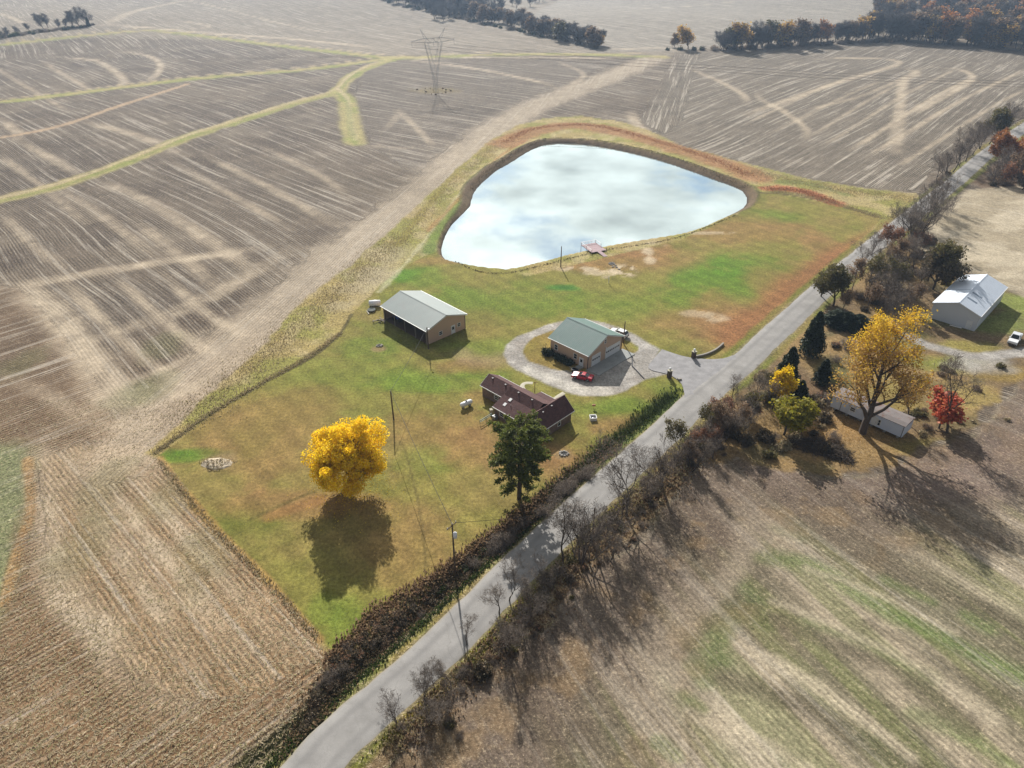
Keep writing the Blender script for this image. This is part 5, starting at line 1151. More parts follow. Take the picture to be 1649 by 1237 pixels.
def tree_proto(name, seed, H, r0, spec, leaf=None, nleaf=0, lsize=.3, lspread=.5, lvls=(2, 3), bark='bark', zlo=0, twig=0, tws=.5, twm='twig', mixes=(), flat=.15, **k):
    rng = np.random.default_rng(seed); out = grow(rng, H, r0, spec, **k); V, F = tubes(out)
    root = bpy.data.objects.new(name, None)
    tm = np_mesh('trunk', V, F, True); tm.materials.append(M[bark]); t = bpy.data.objects.new('trunk', tm); t.parent = root
    if twig:
        C = tips(out, (len(spec), len(spec) - 1), rng, twig, .35, .2); V, F = cards(C, tws, rng, .045); m_ = np_mesh('twigs', V, F); m_.materials.append(LF_[twm]); o = bpy.data.objects.new('twigs', m_); o.parent = root
    if leaf:
        C = tips(out, lvls, rng, nleaf, lspread); C = C[C[:, 2] > zlo]; V, F = cards(C, lsize, rng, .7, flat); m_ = np_mesh('crown', V, F)
        m_.materials.append(LF_[leaf])
        for q in mixes: m_.materials.append(LF_[q])
        if mixes:
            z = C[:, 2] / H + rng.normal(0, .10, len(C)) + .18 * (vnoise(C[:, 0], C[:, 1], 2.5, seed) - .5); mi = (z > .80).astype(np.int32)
            m_.polygons.foreach_set('material_index', mi)
        o = bpy.data.objects.new('crown', m_); o.parent = root
    return root
def put(proto, loc, rz, sc, name, label_, cat, group=None):
    if 'shrub' in name and seg_dist(np.array([loc[0]]), np.array([loc[1]]), ROAD)[0] < 4.3: return None
    r = proto.copy(); r.name = name; COL.objects.link(r); r.location = loc; r.rotation_euler = (0, 0, rz); r.scale = (sc, sc, sc) if isinstance(sc, (int, float)) else sc
    tag(r, label_, cat, group)
    for ch in proto_children[proto.name]:
        c_ = ch.copy(); COL.objects.link(c_); c_.parent = r
    return r
proto_children = {}
def P_(key, root):
    root.name = 'proto_' + key; proto_children[root.name] = [o for o in bpy.data.objects if o.parent == root]; return root
SP_B = [(9, .30, .52, .75, .5), (6, .25, .55, .65, .25), (5, .2, .55, .6, .12), (4, .2, .6, .6, 0)]
PR = {}
def dome_tree(key, seed, R, zc, Rz, nclump, nleaf, ls, leaf, trunk_h, r0, mixes=()):
    rng = np.random.default_rng(seed); out = grow(rng, trunk_h, r0, [(16, .12, .62, 1.0, .7), (6, .25, .5, .75, .2), (5, .3, .5, .7, .1)]); V, F = tubes(out); root = bpy.data.objects.new('d', None)
    tm = np_mesh('trunk', V, F, True); tm.materials.append(M['bark']); t = bpy.data.objects.new('trunk', tm); t.parent = root
    d = rng.normal(0, 1, (nclump * 3, 3)); d /= np.linalg.norm(d, axis=1)[:, None]; d = d[d[:, 2] > -.72][:nclump]; az = np.arctan2(d[:, 1], d[:, 0]); q = rng.uniform(.5, .98, len(d)) * (1 + .16 * np.sin(az * 3 + seed) + .10 * np.sin(az * 5 + d[:, 2] * 4))
    cc = d * q[:, None] * np.array([R, R, Rz]); cc[:, 2] += zc; cc[:, :2] *= (1 - .30 * np.clip((zc - cc[:, 2:3]) / Rz, 0, 1)); cr_ = rng.uniform(.9, 1.8, len(cc)) * R / 6.5
    i = rng.integers(0, len(cc), nleaf); v = rng.normal(0, 1, (nleaf, 3)); v /= np.linalg.norm(v, axis=1)[:, None]; C = cc[i] + v * (rng.random(nleaf) ** .45 * cr_[i])[:, None] * np.array([1.15, 1.15, .75]); C = C[C[:, 2] > .5]
    V, F = cards(C, ls, rng, .7, .35); m_ = np_mesh('crown', V, F); m_.materials.append(LF_[leaf]); o = bpy.data.objects.new('crown', m_); o.parent = root
    return P_(key, root)
PR['yellow'] = dome_tree('yellow', 21, 6.9, 6.3, 6.0, 130, 50000, .17, 'yellow', 11.5, .42)
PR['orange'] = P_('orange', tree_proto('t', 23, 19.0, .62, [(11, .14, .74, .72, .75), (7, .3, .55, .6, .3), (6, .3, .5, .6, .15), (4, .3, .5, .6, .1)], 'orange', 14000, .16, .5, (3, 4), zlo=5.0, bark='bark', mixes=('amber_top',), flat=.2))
PR['red'] = P_('red', tree_proto('t', 31, 6.2, .14, [(10, .2, .6, .75, .5), (6, .25, .55, .65, .2), (4, .2, .5, .6, 0)], 'red', 3200, .24, .35, (2, 3), zlo=1.0))
PR['lime'] = P_('lime', tree_proto('t', 37, 7.5, .18, [(10, .2, .58, .75, .5), (6, .25, .55, .65, .2), (4, .2, .5, .6, 0)], 'lime', 4000, .24, .4, (2, 3), zlo=1.2))
PR['gold'] = P_('gold', tree_proto('t', 39, 8.5, .18, [(10, .25, .52, .7, .5), (6, .25, .55, .65, .2), (4, .2, .5, .6, 0)], 'yellow', 3600, .24, .35, (2, 3), zlo=2.2))
PR['olive'] = P_('olive', tree_proto('t', 41, 11, .28, [(12, .2, .58, .8, .4), (6, .25, .55, .7, .2), (5, .2, .5, .6, 0)], 'olive', 5600, .26, .5, (2, 3), zlo=1.5, twig=1200))
PR['dense_olive'] = P_('dense_olive', tree_proto('t', 43, 13, .35, [(14, .15, .62, .85, .45), (7, .25, .55, .7, .2), (5, .2, .5, .6, 0)], 'bramble', 11000, .28, .55, (2, 3), zlo=1.2, mixes=('olive',)))
PR['rust'] = P_('rust', tree_proto('t', 47, 17, .4, [(12, .25, .5, .75, .5), (6, .25, .55, .7, .2), (5, .2, .5, .6, 0)], 'rust', 6000, .38, .6, (2, 3), zlo=4, twig=800))
for i in range(5):
    PR['bare%d' % i] = P_('bare%d' % i, tree_proto('t', 60 + i, 10, .17, [(9, .26, .6, .66, .6), (6, .25, .58, .6, .3), (5, .2, .58, .6, .1), (3, .2, .6, .6, 0)], bark=('bark', 'bark_pale', 'bark_far')[i % 3], twig=800, tws=.42, stems=(1, 1, 3, 1, 2)[i], crook=.15))
for i in range(3):
    PR['sparse%d' % i] = P_('sparse%d' % i, tree_proto('t', 70 + i, 10, .16, [(8, .28, .55, .65, .5), (6, .25, .55, .6, .25), (4, .2, .55, .6, .1)], ('brown', 'olive', 'russet')[i], 1500, .22, .45, (2, 3), zlo=2, bark='bark_far', twig=900, stems=(1, 2, 2)[i]))
# far-off trees: coarser
for i, lf in enumerate(('orange', 'olive', 'rust', 'brown', None, None, None)):
    PR['far%d' % i] = P_('far%d' % i, tree_proto('t', 80 + i, 14, .24, [(15, .10, .50, .7, .7), (6, .2, .55, .65, .3), (4, .2, .55, .6, 0)], lf, 1500 if lf else 0, .45, .8, (1, 2, 3), zlo=1, bark='bark', twig=1500, tws=1.1, twm='twig_far'))
def shrub_proto(key, seed, R, H, leaf, nl, ls, twig=260, leaf2=None):
    rng = np.random.default_rng(seed); out = grow(rng, H, .035, [(5, .1, .7, .8, .3), (4, .15, .6, .7, .1)], stems=7, stem_spread=R / H * 1.1, crook=.18)
    V, F = tubes(out, (3, 3, 3, 3, 3), .010); root = bpy.data.objects.new('s', None)
    tm = np_mesh('stems', V, F); tm.materials.append(M['bark_far']); t = bpy.data.objects.new('stems', tm); t.parent = root
    C = tips(out, (1, 2), rng, nl, .22, .1); C = C[C[:, 2] > .05]; V, F = cards(C, ls, rng, .7); m_ = np_mesh('foliage', V, F); m_.materials.append(LF_[leaf])
    if leaf2: m_.materials.append(LF_[leaf2]); m_.polygons.foreach_set('material_index', ((C[:, 2] / H + rng.normal(0, .18, len(C))) > .62).astype(np.int32))
    o = bpy.data.objects.new('foliage', m_); o.parent = root
    if twig < 150: PR[key] = P_(key, root); return
    C = tips(out, (2,), rng, twig, .2, .2); V, F = cards(C, .30, rng, .05); m_ = np_mesh('twigs', V, F); m_.materials.append(LF_['twig']); o = bpy.data.objects.new('twigs', m_); o.parent = root
    PR[key] = P_(key, root)
shrub_proto('s_bramble', 1, 1.6, 1.7, 'bramble', 750, .17); shrub_proto('s_russet', 2, 1.6, 1.7, 'bramble', 700, .17, 300, 'russet'); shrub_proto('s_green', 3, 1.5, 1.7, 'green', 900, .16)
shrub_proto('s_brown', 4, 1.6, 2.0, 'brown', 420, .15, 420); shrub_proto('s_twig', 5, 1.7, 2.3, 'twig', 60, .1, 900); shrub_proto('s_olive', 6, 1.6, 2.1, 'olive', 650, .17, 300); shrub_proto('s_dry', 7, 1.2, 1.2, 'dry', 420, .24, 100)
shrub_proto('s_box', 8, 1.0, 1.3, 'cedar', 1300, .13, 60)

# named trees ---------------------------------------------------------
put(PR['yellow'], P3(563, 788), .7, (.92, .92, 1.06), 'maple_tree', 'round golden yellow maple standing alone on the big lawn', 'tree')
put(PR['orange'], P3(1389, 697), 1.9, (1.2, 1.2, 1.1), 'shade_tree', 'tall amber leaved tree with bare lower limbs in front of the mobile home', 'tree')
put(PR['red'], P3(1512, 690), .4, (1.45, 1.45, 1.1), 'red_tree', 'small red leaved tree beside the right end of the mobile home', 'tree')
put(PR['gold'], P3(1251, 652), .4, 1.0, 'young_tree', 'small bright yellow tree in the thicket below the dark cedars', 'tree')
put(PR['lime'], P3(1262, 700), 2.2, (1.35, 1.35, 1.05), 'thicket_tree', 'yellow green bushy tree at the field edge below the small yellow tree', 'tree'); put(PR['lime'], P3(1295, 690), .2, .75, 'thicket_tree', 'smaller yellow green bush right of the bushy field edge tree', 'tree')
put(PR['dense_olive'], P3(1502, 466), 1.0, 1.0, 'oak_tree', 'broad dark olive oak beside the white metal shed', 'tree')
put(PR['lime'], P3(1520, 466), 1.0, (.55, .55, .5), 'bush', 'round light green bush between the dark oak and the white shed', 'bush')
put(PR['olive'], P3(1342, 492), .3, 1.0, 'roadside_tree', 'dark olive tree at the roadside opposite the lawn, first of its row', 'tree'); put(PR['olive'], P3(1322, 478), 2.0, .75, 'roadside_tree', 'smaller olive tree overhanging the road beside the first roadside tree', 'tree')
put(PR['bare0'], P3(1525, 697), .5, 1.55, 'bare_tree', 'tall bare tree rising over the small red tree', 'tree'); put(PR['bare3'], P3(1458, 682), 1.5, .95, 'bare_tree', 'slim bare tree behind the right end of the mobile home', 'tree')
put(PR['rust'], P3(1640, 292), 1.2, (1.6, 1.6, 1.35), 'oak_tree', 'big rust orange oak at the upper right road bend', 'tree'); put(PR['rust'], P3(1660, 262), .2, 1.0, 'oak_tree', 'second rust orange oak cut by the right frame edge', 'tree')
put(PR['olive'], P3(1602, 232), .2, 1.35, 'roadside_tree', 'greenish grey tree above the road bend, left of the orange oaks', 'tree')

# white pine with a spreading top
def pine(loc, H, label_):
    rng = np.random.default_rng(5); out = [(np.array([[0, 0, -.3], [.1, 0, H * .3], [-.05, .1, H * .65], [0, 0, H]]), np.array([.42, .36, .24, .04]), 0)]; C = []; D = []
    z = H * .12
    while z < H * .99:
        t = z / H; ln = 5.2 * (min(1, .55 + .6 * t) if t < .66 else math.sqrt(max(.01, 1 - ((t - .66) / .36) ** 2)))
        nb = 2 if t < .3 else (4 if t < .5 else 6); a0 = rng.uniform(0, 6.28)
        for k in range(nb):
            a = a0 + k * 6.28 / nb + rng.uniform(-.35, .35); L = ln * rng.uniform(.55, 1.12); d = np.array([math.cos(a), math.sin(a), 0]); dz = rng.uniform(-.22, .12) + (.35 if t > .8 else 0)
            pts = np.array([[0, 0, z], d * L * .5 + [0, 0, z + dz * L * .5 + .15], d * L + [0, 0, z + dz * L - .05 * L]]); out.append((pts, np.array([.09, .055, .02]) * (1.2 - t * .6), 2))
            ns = int(L * 7)
            for j in range(ns):          # side sprays, each a tuft of needles
                f = rng.uniform(.28, 1.0); p = pts[0] * (1 - f) + pts[2] * f + [0, 0, .12]; sd_ = rng.choice([-1, 1]); e = unit(d * .8 + np.array([-d[1], d[0], 0]) * sd_ * rng.uniform(.3, 1.1) + [0, 0, rng.uniform(-.1, .35)]); ll = rng.uniform(.4, 1.1) * (1.15 - .5 * f)
                q = rng.random(9); C.append(p + e * (q * ll)[:, None] + rng.normal(0, .07, (9, 3))); D.append(np.repeat(e[None], 9, 0))
        z += .62 if t > .4 else .75
    r = thing('pine_tree', label_, 'tree', loc); V, F = tubes(out); link('trunk', np_mesh('trunk', V, F, True), M['bark'], r)
    C = np.vstack(C); D = np.vstack(D); n = len(C); U = D + rng.normal(0, .55, (n, 3)); U /= np.linalg.norm(U, axis=1)[:, None]; Wv = np.cross(U, rng.normal(0, 1, (n, 3))); Wv /= np.linalg.norm(Wv, axis=1)[:, None]; s_ = rng.uniform(.2, .42, n)[:, None]
    V = np.stack([C - Wv * s_ * .22, C + Wv * s_ * .22, C + U * s_ * 1.3 + Wv * s_ * .16, C + U * s_ * 1.3 - Wv * s_ * .16], 1).reshape(-1, 3)
    link('crown', np_mesh('crown', V, np.arange(4 * n).reshape(n, 4)), LF_['pine'], r)
pine(P3(836, 803), 15.8, 'tall dark green pine with bare lower trunk in front of the brick house')
# cedars
def cedar_mesh():
    rng = np.random.default_rng(9); n = 9000; t = rng.random(n) ** .75; a = rng.uniform(0, 6.28, n); rad = (1 - t) ** .65 * 2.3 * (rng.random(n) ** .35) * (1 + .22 * np.sin(a * 3 + t * 9) + .15 * np.sin(a * 5 - t * 14)); z = .25 + t * 9.7
    C = np.stack([rad * np.cos(a), rad * np.sin(a), z], 1) + rng.normal(0, .1, (n, 3)); V, F = cards(C, .26, rng, .5, .1); root = bpy.data.objects.new('c', None)
    m_ = np_mesh('crown', V, F); m_.materials.append(LF_['cedar']); o = bpy.data.objects.new('crown', m_); o.parent = root
    V, F = tubes([(np.array([[0, 0, -.3], [0, 0, 5], [0, 0, 9.7]]), np.array([.2, .12, .02]), 0)]); m_ = np_mesh('trunk', V, F, True); m_.materials.append(M['bark']); o = bpy.data.objects.new('trunk', m_); o.parent = root
    PR['cedar'] = P_('cedar', root)
cedar_mesh()
put(PR['cedar'], P3(1304, 572), 0, (1.15, 1.15, 1.08), 'cedar_tree', 'tallest dark cedar by the road, left of the amber tree', 'tree'); put(PR['cedar'], P3(1266, 612), 1.4, (1.05, 1.05, .8), 'cedar_tree', 'shorter dark cedar nearest the road above the small yellow tree', 'tree'); put(PR['cedar'], P3(1322, 618), 2.4, (.8, .8, .6), 'cedar_tree', 'low dark cedar in the shade below the tallest cedar', 'tree'); put(PR['cedar'], P3(1283, 655), .9, (.9, .9, .62), 'cedar_tree', 'dark squat cedar behind the small yellow tree', 'tree')
for i, (x, y) in enumerate([(1345, 522), (1362, 526), (1380, 530)]): put(PR['cedar'], P3(x, y), i, (1.5, 1.5, .38), 'juniper', 'low spreading dark juniper above the amber tree', 'shrub', 'low junipers above the amber tree')
# foundation shrubs along the garage wall
for i, y in enumerate((10.9, 10.1, 8.0, 6.9, 6.0, 4.9, 4.3)):
    put(PR['s_box'], on(gar, (-GW / 2 - (1.3 if i < 2 else 1.0), y, 0)), i * 1.3, (1.15, 1.15, 1.45 if i < 2 else 1.0), 'foundation_shrub', 'dark clipped shrub in the row along the garage side wall', 'shrub', 'shrubs along the garage side wall')
for i, (x, y) in enumerate([(9.6, 5.1), (9.6, 10.2), (9.4, 12.0)]): put(PR['s_box'], on(hs, (x + .8, y, 0)), i, .6, 'foundation_shrub', 'small dark shrub by the brick house front', 'shrub', 'shrubs at the house front')

rg_ = random.Random(12)
HB0 = curve(PL([(660,1180),(700,1135),(750,1085),(810,1040),(870,985),(915,925),(970,882),(1030,825),(1095,770),(1150,725)]), 8)
HL = ['slender bare tree at the road edge, left of the tall hedge clump', 'short forked bare tree at the foot of the tall hedge clump', 'tall many stemmed bare tree of the hedge opposite the pine', 'bare twin stemmed tree right of the tall many stemmed one', 'thin bare tree leaning over the road near the hedge middle', 'tallest bare tree of the hedge, pale barked, right of the leaning one', 'small thin bare tree on the verge below the house', 'bushy bare tree on the verge opposite the ditch end', 'pale slim bare tree against the shadowed road', 'small bare tree beside the pale slim one on the verge', 'low bare sapling in the hedge below the roadside pole', 'tiny bare sapling at the road edge by the pole shadow', 'many stemmed bare bush tree near the bottom road edge', 'thin twin stemmed bare tree near the bottom hedge end', 'lowest bare tree of the hedge at the bottom road edge', 'bare clump at the upper end of the hedge by the thicket']
# bare trees of the hedge on the far side of the road, each where it stands
for i, (x, y, h, k) in enumerate([(907,905,9.5,0),(925,900,8,4),(937,908,12,2),(948,905,9,4),(988,860,8,3),(1008,832,12.5,1),(1053,774,5.5,0),(1066,785,10,2),(820,968,6.5,1),(804,988,6,0),(823,1046,6.5,3),(752,1040,4.5,0),(682,1126,6,2),(700,1110,5,4),(640,1165,4.5,2),(1085,755,6,2)]):
    put(PR['bare%d' % k], P3(x, y), i * 1.7, (h / 9, h / 9, h / 8.6), 'bare_tree', HL[i], 'tree', 'bare trees in the near roadside hedge')
for i in range(26):
    t = rg_.random(); f = t * (len(HB0) - 1); j = min(int(f), len(HB0) - 2); q = HB0[j] * (1 - f + j) + HB0[j + 1] * (f - j) + np.array([rg_.gauss(0, 1.0), rg_.gauss(0, 1.0)])
    if seg_dist(q[:1], q[1:], ROAD)[0] > 5: put(PR['bare%d' % (i % 5)], (q[0], q[1], h1(*q)), i * 1.9, rg_.uniform(.4, .85), 'bare_sapling', 'thin grey bare sapling in the brush across the road', 'tree', 'bare saplings across the road')
for i in range(24):       # the thicket between the hedge and the cedars
    x = rg_.uniform(1090, 1260); y = 720 - (x - 1090) * .62 + rg_.uniform(-12, 46); k = rg_.choice(['bare0', 'bare2', 'bare4', 'sparse0', 'sparse1', 'sparse2', 'sparse1'])
    put(PR[k], P3(x, y), i * 2.1, rg_.uniform(.45, .8), 'thicket_tree', 'thin brownish tree in the thicket along the road below the driveway', 'tree', 'thin trees of the roadside thicket')
for i, (x, y, h, k) in enumerate([(1372,470,9,'sparse0'),(1392,478,9,'bare2'),(1400,455,10,'sparse1'),(1412,440,9,'bare3'),(1425,470,9,'bare4'),(1438,500,10,'bare2'),(1428,486,8,'bare0'),(1452,508,9,'bare4'),(1462,500,8,'sparse0'),(1440,425,10,'bare1'),(1430,400,11,'sparse2'),(1452,390,12,'bare0'),(1468,392,13,'bare1'),(1484,384,14,'bare3'),(1490,372,12,'bare4'),(1476,404,9,'sparse2'),(1462,372,11,'bare2'),(1442,455,9,'bare3'),(1470,440,9,'bare2'),(1418,515,6,'bare4'),(1385,435,9,'bare4'),(1402,412,9,'bare2'),(1355,505,7,'sparse0'),(1500,352,11,'bare4'),(1450,470,9,'sparse1'),(1412,490,8,'bare3'),(1478,470,8,'bare0'),(1395,500,8,'sparse0'),(1432,432,9,'sparse0'),(1458,425,9,'bare4'),(1500,340,13,'bare2'),(1492,352,13,'bare0'),(1482,362,14,'bare4'),(1470,380,13,'bare2'),(1508,332,12,'bare1'),(1456,400,12,'bare2')]):
    put(PR[k], P3(x, y), i * 1.3, h / 10, 'roadside_tree', 'grey leafless tree in the dense row between road and white shed', 'tree', 'leafless trees between road and white shed')
for i, (x, y, h) in enumerate([(1508,296,9),(1516,290,11),(1524,284,13),(1534,277,14),(1545,268,13),(1555,260,15),(1566,250,14),(1578,240,15),(1592,232,15),(1560,246,13),(1584,228,14),(1610,222,14),(1620,208,15),(1540,262,12)]):
    put(PR['bare%d' % (i % 5)], P3(x, y), i * 2.3, h / 10, 'roadside_tree', 'grey bare tree left of the road at the upper right bend', 'tree', 'bare trees left of the far road')
for i, (x, y, h, k) in enumerate([(1600,292,11,'bare2'),(1615,296,12,'sparse2'),(1628,292,13,'sparse0'),(1640,298,11,'bare4'),(1650,290,14,'sparse2'),(1622,280,12,'bare1'),(1618,268,14,'rust'),(1646,306,10,'rust'),(1600,250,11,'rust'),(1668,300,12,'bare2'),(1632,270,13,'rust'),(1665,280,12,'sparse2'),(1612,282,11,'bare4'),(1690,280,13,'bare2')]):
    put(PR[k], P3(x, y), i * 1.9, h / (17 if k == 'rust' else 10), 'roadside_tree', 'brown roadside tree right of the far road under the orange oaks', 'tree', 'brown trees right of the far road')
# far tree lines
def far_tree(x, y, h, k, label_, group=None, name='far_tree'):
    put(PR[k], P3(x, y), rg_.uniform(0, 6), (h / 14 * 1.35, h / 14 * 1.35, h / 14), name, label_, 'tree', group)
far_tree(1108, 79, 17, 'far0', 'narrow amber tree standing clear at the left end of the far tree line'); far_tree(1086, 76, 10, 'far3', 'small brownish tree left of the narrow amber tree')
for x, h in ((1095, 5), (1118, 5), (1130, 5), (1075, 4)): put(PR['s_green'], P3(x, 81), x, h / 1.7 * .6, 'far_bush', 'low dark bush at the foot of the narrow amber tree', 'bush', 'bushes round the narrow amber tree')
for i, (x, y, h, k) in enumerate([(1160,82,14,4),(1170,81,15,5),(1182,80,16,1),(1194,80,21,0),(1205,79,16,6),(1218,79,15,4),(1228,77,20,5),(1240,76,19,1),(1250,75,20,0),(1262,74,15,6),(1275,74,15,4),(1288,73,19,3),(1300,72,17,4),(1312,71,15,5),(1320,71,17,2),(1332,69,14,6),(1345,68,14,4),(1356,67,15,5),(1366,66,15,3),(1378,65,19,0),(1390,64,18,4),(1400,63,19,5)]):
    far_tree(x, y, h, 'far%d' % k, 'autumn tree in the row along the top edge of the right stubble field', 'trees along the far right field')
for i in range(44):
    t = rg_.random(); far_tree(1158 + 240 * t, 82 - 18 * t + rg_.uniform(-4, 1), rg_.uniform(11, 16), 'far%d' % rg_.choice([4, 5, 6, 5, 3]), 'autumn tree in the row along the top edge of the right stubble field', 'trees along the far right field')
for i in range(270):
    x = rg_.uniform(1395, 1720); base = 63 + (x - 1395) * .075; y = base - (rg_.random() ** 1.3 * 66 if i > 60 else rg_.random() * 4)
    k = rg_.choice([4, 5, 6, 4, 5, 6, 4, 5, 6, 3, 2, 3, 0]); far_tree(x, y, rg_.uniform(16, 22), 'far%d' % k, 'grey blue leafless tree in the wood at the upper right corner', 'trees of the upper right wood', 'wood_tree')
for i in range(215):
    t = rg_.random(); x = 600 + 365 * t; y = -6 + 84 * t + rg_.uniform(-14, 3) * (1 if t < .7 else .5) * (1.0 if t > .05 else .5); 
    far_tree(x, y, rg_.uniform(10, 15) * (1.15 if t < .5 else .95), 'far%d' % rg_.choice([4, 5, 6, 4, 5, 3]), 'hazy blue leafless tree in the tree line above the lattice tower', 'tree line above the lattice tower')
for i in range(60):
    x = rg_.uniform(690, 900); y = 30 - (x - 690) * .16 + rg_.uniform(-16, 8); far_tree(x, y, rg_.uniform(11, 15), 'far%d' % rg_.choice([4, 5, 6]), 'hazy leafless tree in the second line behind the far hedge', 'second far tree line')
far_tree(905, 66, 15, 'far1', 'dark rounded tree near the end of the line above the lattice tower'); far_tree(962, 77, 9, 'far0', 'small yellowish tree ending the line above the lattice tower')
for i, (x, y, h) in enumerate([(70,46,13),(78,45,13),(118,43,13),(128,43,15),(142,42,17),(95,46,8),(105,44,8),(30,56,7),(12,60,8),(48,50,7),(5,62,7)]): far_tree(x, y, h, 'far%d' % (4 + i % 3), 'bare tree on the hedge bank at the upper left corner', 'bare trees at the upper left')
put(PR['cedar'], P3(143, 43), 0, .8, 'far_evergreen', 'dark evergreen bush on the bank at the upper left', 'tree')
for i in range(26): put(PR[rg_.choice(['s_bramble', 's_green', 's_twig'])], P3(-10 + i * 6.4 , 63 - i * .85 + rg_.uniform(-1, 1)), i, rg_.uniform(1.2, 2.2), 'hedge_bush', 'dark low bush in the hedge bank at the upper left', 'bush', 'hedge bank bushes at the upper left')
for i in range(60): t = rg_.random(); put(PR[rg_.choice(['s_bramble', 's_twig', 's_brown'])], P3(1130 + 340 * t, 82.5 - 17 * t + rg_.uniform(-1.5, 1)), i, rg_.uniform(1.4, 2.6), 'hedge_bush', 'dark undergrowth bush below the far right tree row', 'bush', 'undergrowth of the far right tree row')
for i in range(40): t = rg_.random(); put(PR[rg_.choice(['s_bramble', 's_twig', 's_green'])], P3(610 + 352 * t, 2 + 77 * t + rg_.uniform(-2, 1)), i, rg_.uniform(1.3, 2.4), 'hedge_bush', 'dark undergrowth bush below the line above the lattice tower', 'bush', 'undergrowth of the line above the tower')
# tower island weeds
for i in range(16): a = i / 16 * 6.28; put(PR[rg_.choice(['s_russet', 's_bramble', 's_green', 's_dry'])], P3(702 + 33 * math.cos(a) * rg_.uniform(.4, 1), 147 + 6 * math.sin(a) * rg_.uniform(.4, 1)), i, rg_.uniform(.22, .5), 'weed_clump', 'brown weed clump on the small island under the lattice tower', 'weeds', 'weeds under the lattice tower')

# hedge between the lawn and the road
LFT = curve(PL([(470,1237),(520,1085),(560,1040),(605,995),(670,955),(745,905),(810,860),(880,805),(940,762),(985,725)]), 8); RGT = curve(PL([(420,1300),(500,1180),(570,1112),(650,1040),(750,950),(850,858),(905,812),(955,765),(990,733),(1010,712)]), 8)
def between(t, w):
    def at_(c_, t): f = t * (len(c_) - 1); j = min(int(f), len(c_) - 2); return c_[j] * (1 - f + j) + c_[j + 1] * (f - j)
    return at_(LFT, t) * (1 - w) + at_(RGT, t) * w
for i in range(262):
    t = rg_.random() ** .9; w = rg_.uniform(.02, .64); q = between(t, w); px_ = None
    if t > .8 and rg_.random() < .85: continue
    green = .45 < t < .75
    k = rg_.choice(['s_bramble', 's_bramble', 's_bramble', 's_green' if green else 's_russet', 's_russet' if w < .4 else 's_bramble', 's_brown', 's_olive' if green else 's_twig'])
    put(PR[k], (q[0], q[1], h1(*q) - .05), i * 1.1, (lambda a_: (a_ * 1.1, a_ * 1.1, a_ * .75))(rg_.uniform(.34, .66) * (1 - .25 * t)), 'bramble_shrub', 'tangled dark shrub in the hedge between the lawn and the road', 'shrub', 'shrubs of the hedge along the lawn')
for i in range(22):
    t = rg_.uniform(.5, .85); q = between(t, rg_.uniform(.3, .7)); put(PR['s_twig'], (q[0], q[1], h1(*q)), i, rg_.uniform(.8, 1.3), 'bramble_shrub', 'tangled dark shrub in the hedge between the lawn and the road', 'shrub', 'shrubs of the hedge along the lawn')
# hedge across the road
HB = curve(PL([(640,1200),(690,1135),(740,1085),(800,1040),(860,985),(905,925),(960,882),(1020,825),(1085,770),(1140,722),(1200,700)]), 8)
for i in range(165):
    t = rg_.random(); f = t * (len(HB) - 1); j = min(int(f), len(HB) - 2); q = HB[j] * (1 - f + j) + HB[j + 1] * (f - j); d = unit(HB[j + 1] - HB[j]); n_ = np.array([d[1], -d[0]]); q = q + n_ * rg_.gauss(-.1, 1.9)
    k = rg_.choice(['s_brown', 's_bramble', 's_russet', 's_olive', 's_twig', 's_twig', 's_brown', 's_twig', 's_dry'])
    put(PR[k], (q[0], q[1], h1(*q) - .05), i * .9, rg_.uniform(.28, .68), 'hedge_shrub', 'brown tangled shrub in the brushy hedge across the road', 'shrub', 'shrubs of the hedge across the road')
for x, y, s_ in ((775, 1085, 1.2), (880, 935, 1.0), (1130, 700, 1.2), (1200, 712, 1.5), (1232, 708, 1.5), (1180, 702, 1.2)): put(PR['s_bramble'], P3(x, y), x, s_, 'hedge_thicket', 'large dark thicket bush in the hedge across the road', 'shrub', 'large dark bushes across the road')
for i in range(46):
    x = rg_.uniform(1100, 1345); y = rg_.uniform(600, 735) if x > 1200 else 735 - (x - 1090) * .55 + rg_.uniform(-35, 15)
    put(PR[rg_.choice(['s_brown', 's_olive', 's_bramble', 's_twig', 's_russet', 's_dry'])], P3(x, y), i, rg_.uniform(.7, 1.5), 'thicket_shrub', 'low brown shrub in the thicket left of the mobile home', 'shrub', 'low shrubs of the thicket')
for i in range(60):
    x = rg_.uniform(1330, 1500); y = 545 - (x - 1330) * 1.05 + rg_.uniform(-20, 70); put(PR[rg_.choice(['s_brown', 's_twig', 's_twig', 's_russet', 's_bramble', 's_olive'])], P3(x, max(y, 350)), i, rg_.uniform(.8, 1.5), 'thicket_shrub', 'low grey brown shrub under the leafless trees by the road', 'shrub', 'low shrubs under the leafless trees')
for i in range(40):
    x = rg_.uniform(1500, 1610); y = 303 - (x - 1500) * .62 + rg_.uniform(-6, 0); put(PR[rg_.choice(['s_brown', 's_twig', 's_russet', 's_bramble'])], P3(x, y), i, rg_.uniform(1, 1.8), 'thicket_shrub', 'brown shrub on the bank left of the far road', 'shrub', 'bank shrubs left of the far road')
for i in range(26):
    x = rg_.uniform(1592, 1680); y = 300 - (x - 1592) * .06 + rg_.uniform(-16, 4); put(PR[rg_.choice(['s_brown', 's_twig', 's_russet', 's_bramble'])], P3(x, y), i, rg_.uniform(1.1, 1.9), 'thicket_shrub', 'brown shrub on the bank right of the far road', 'shrub', 'bank shrubs right of the far road')
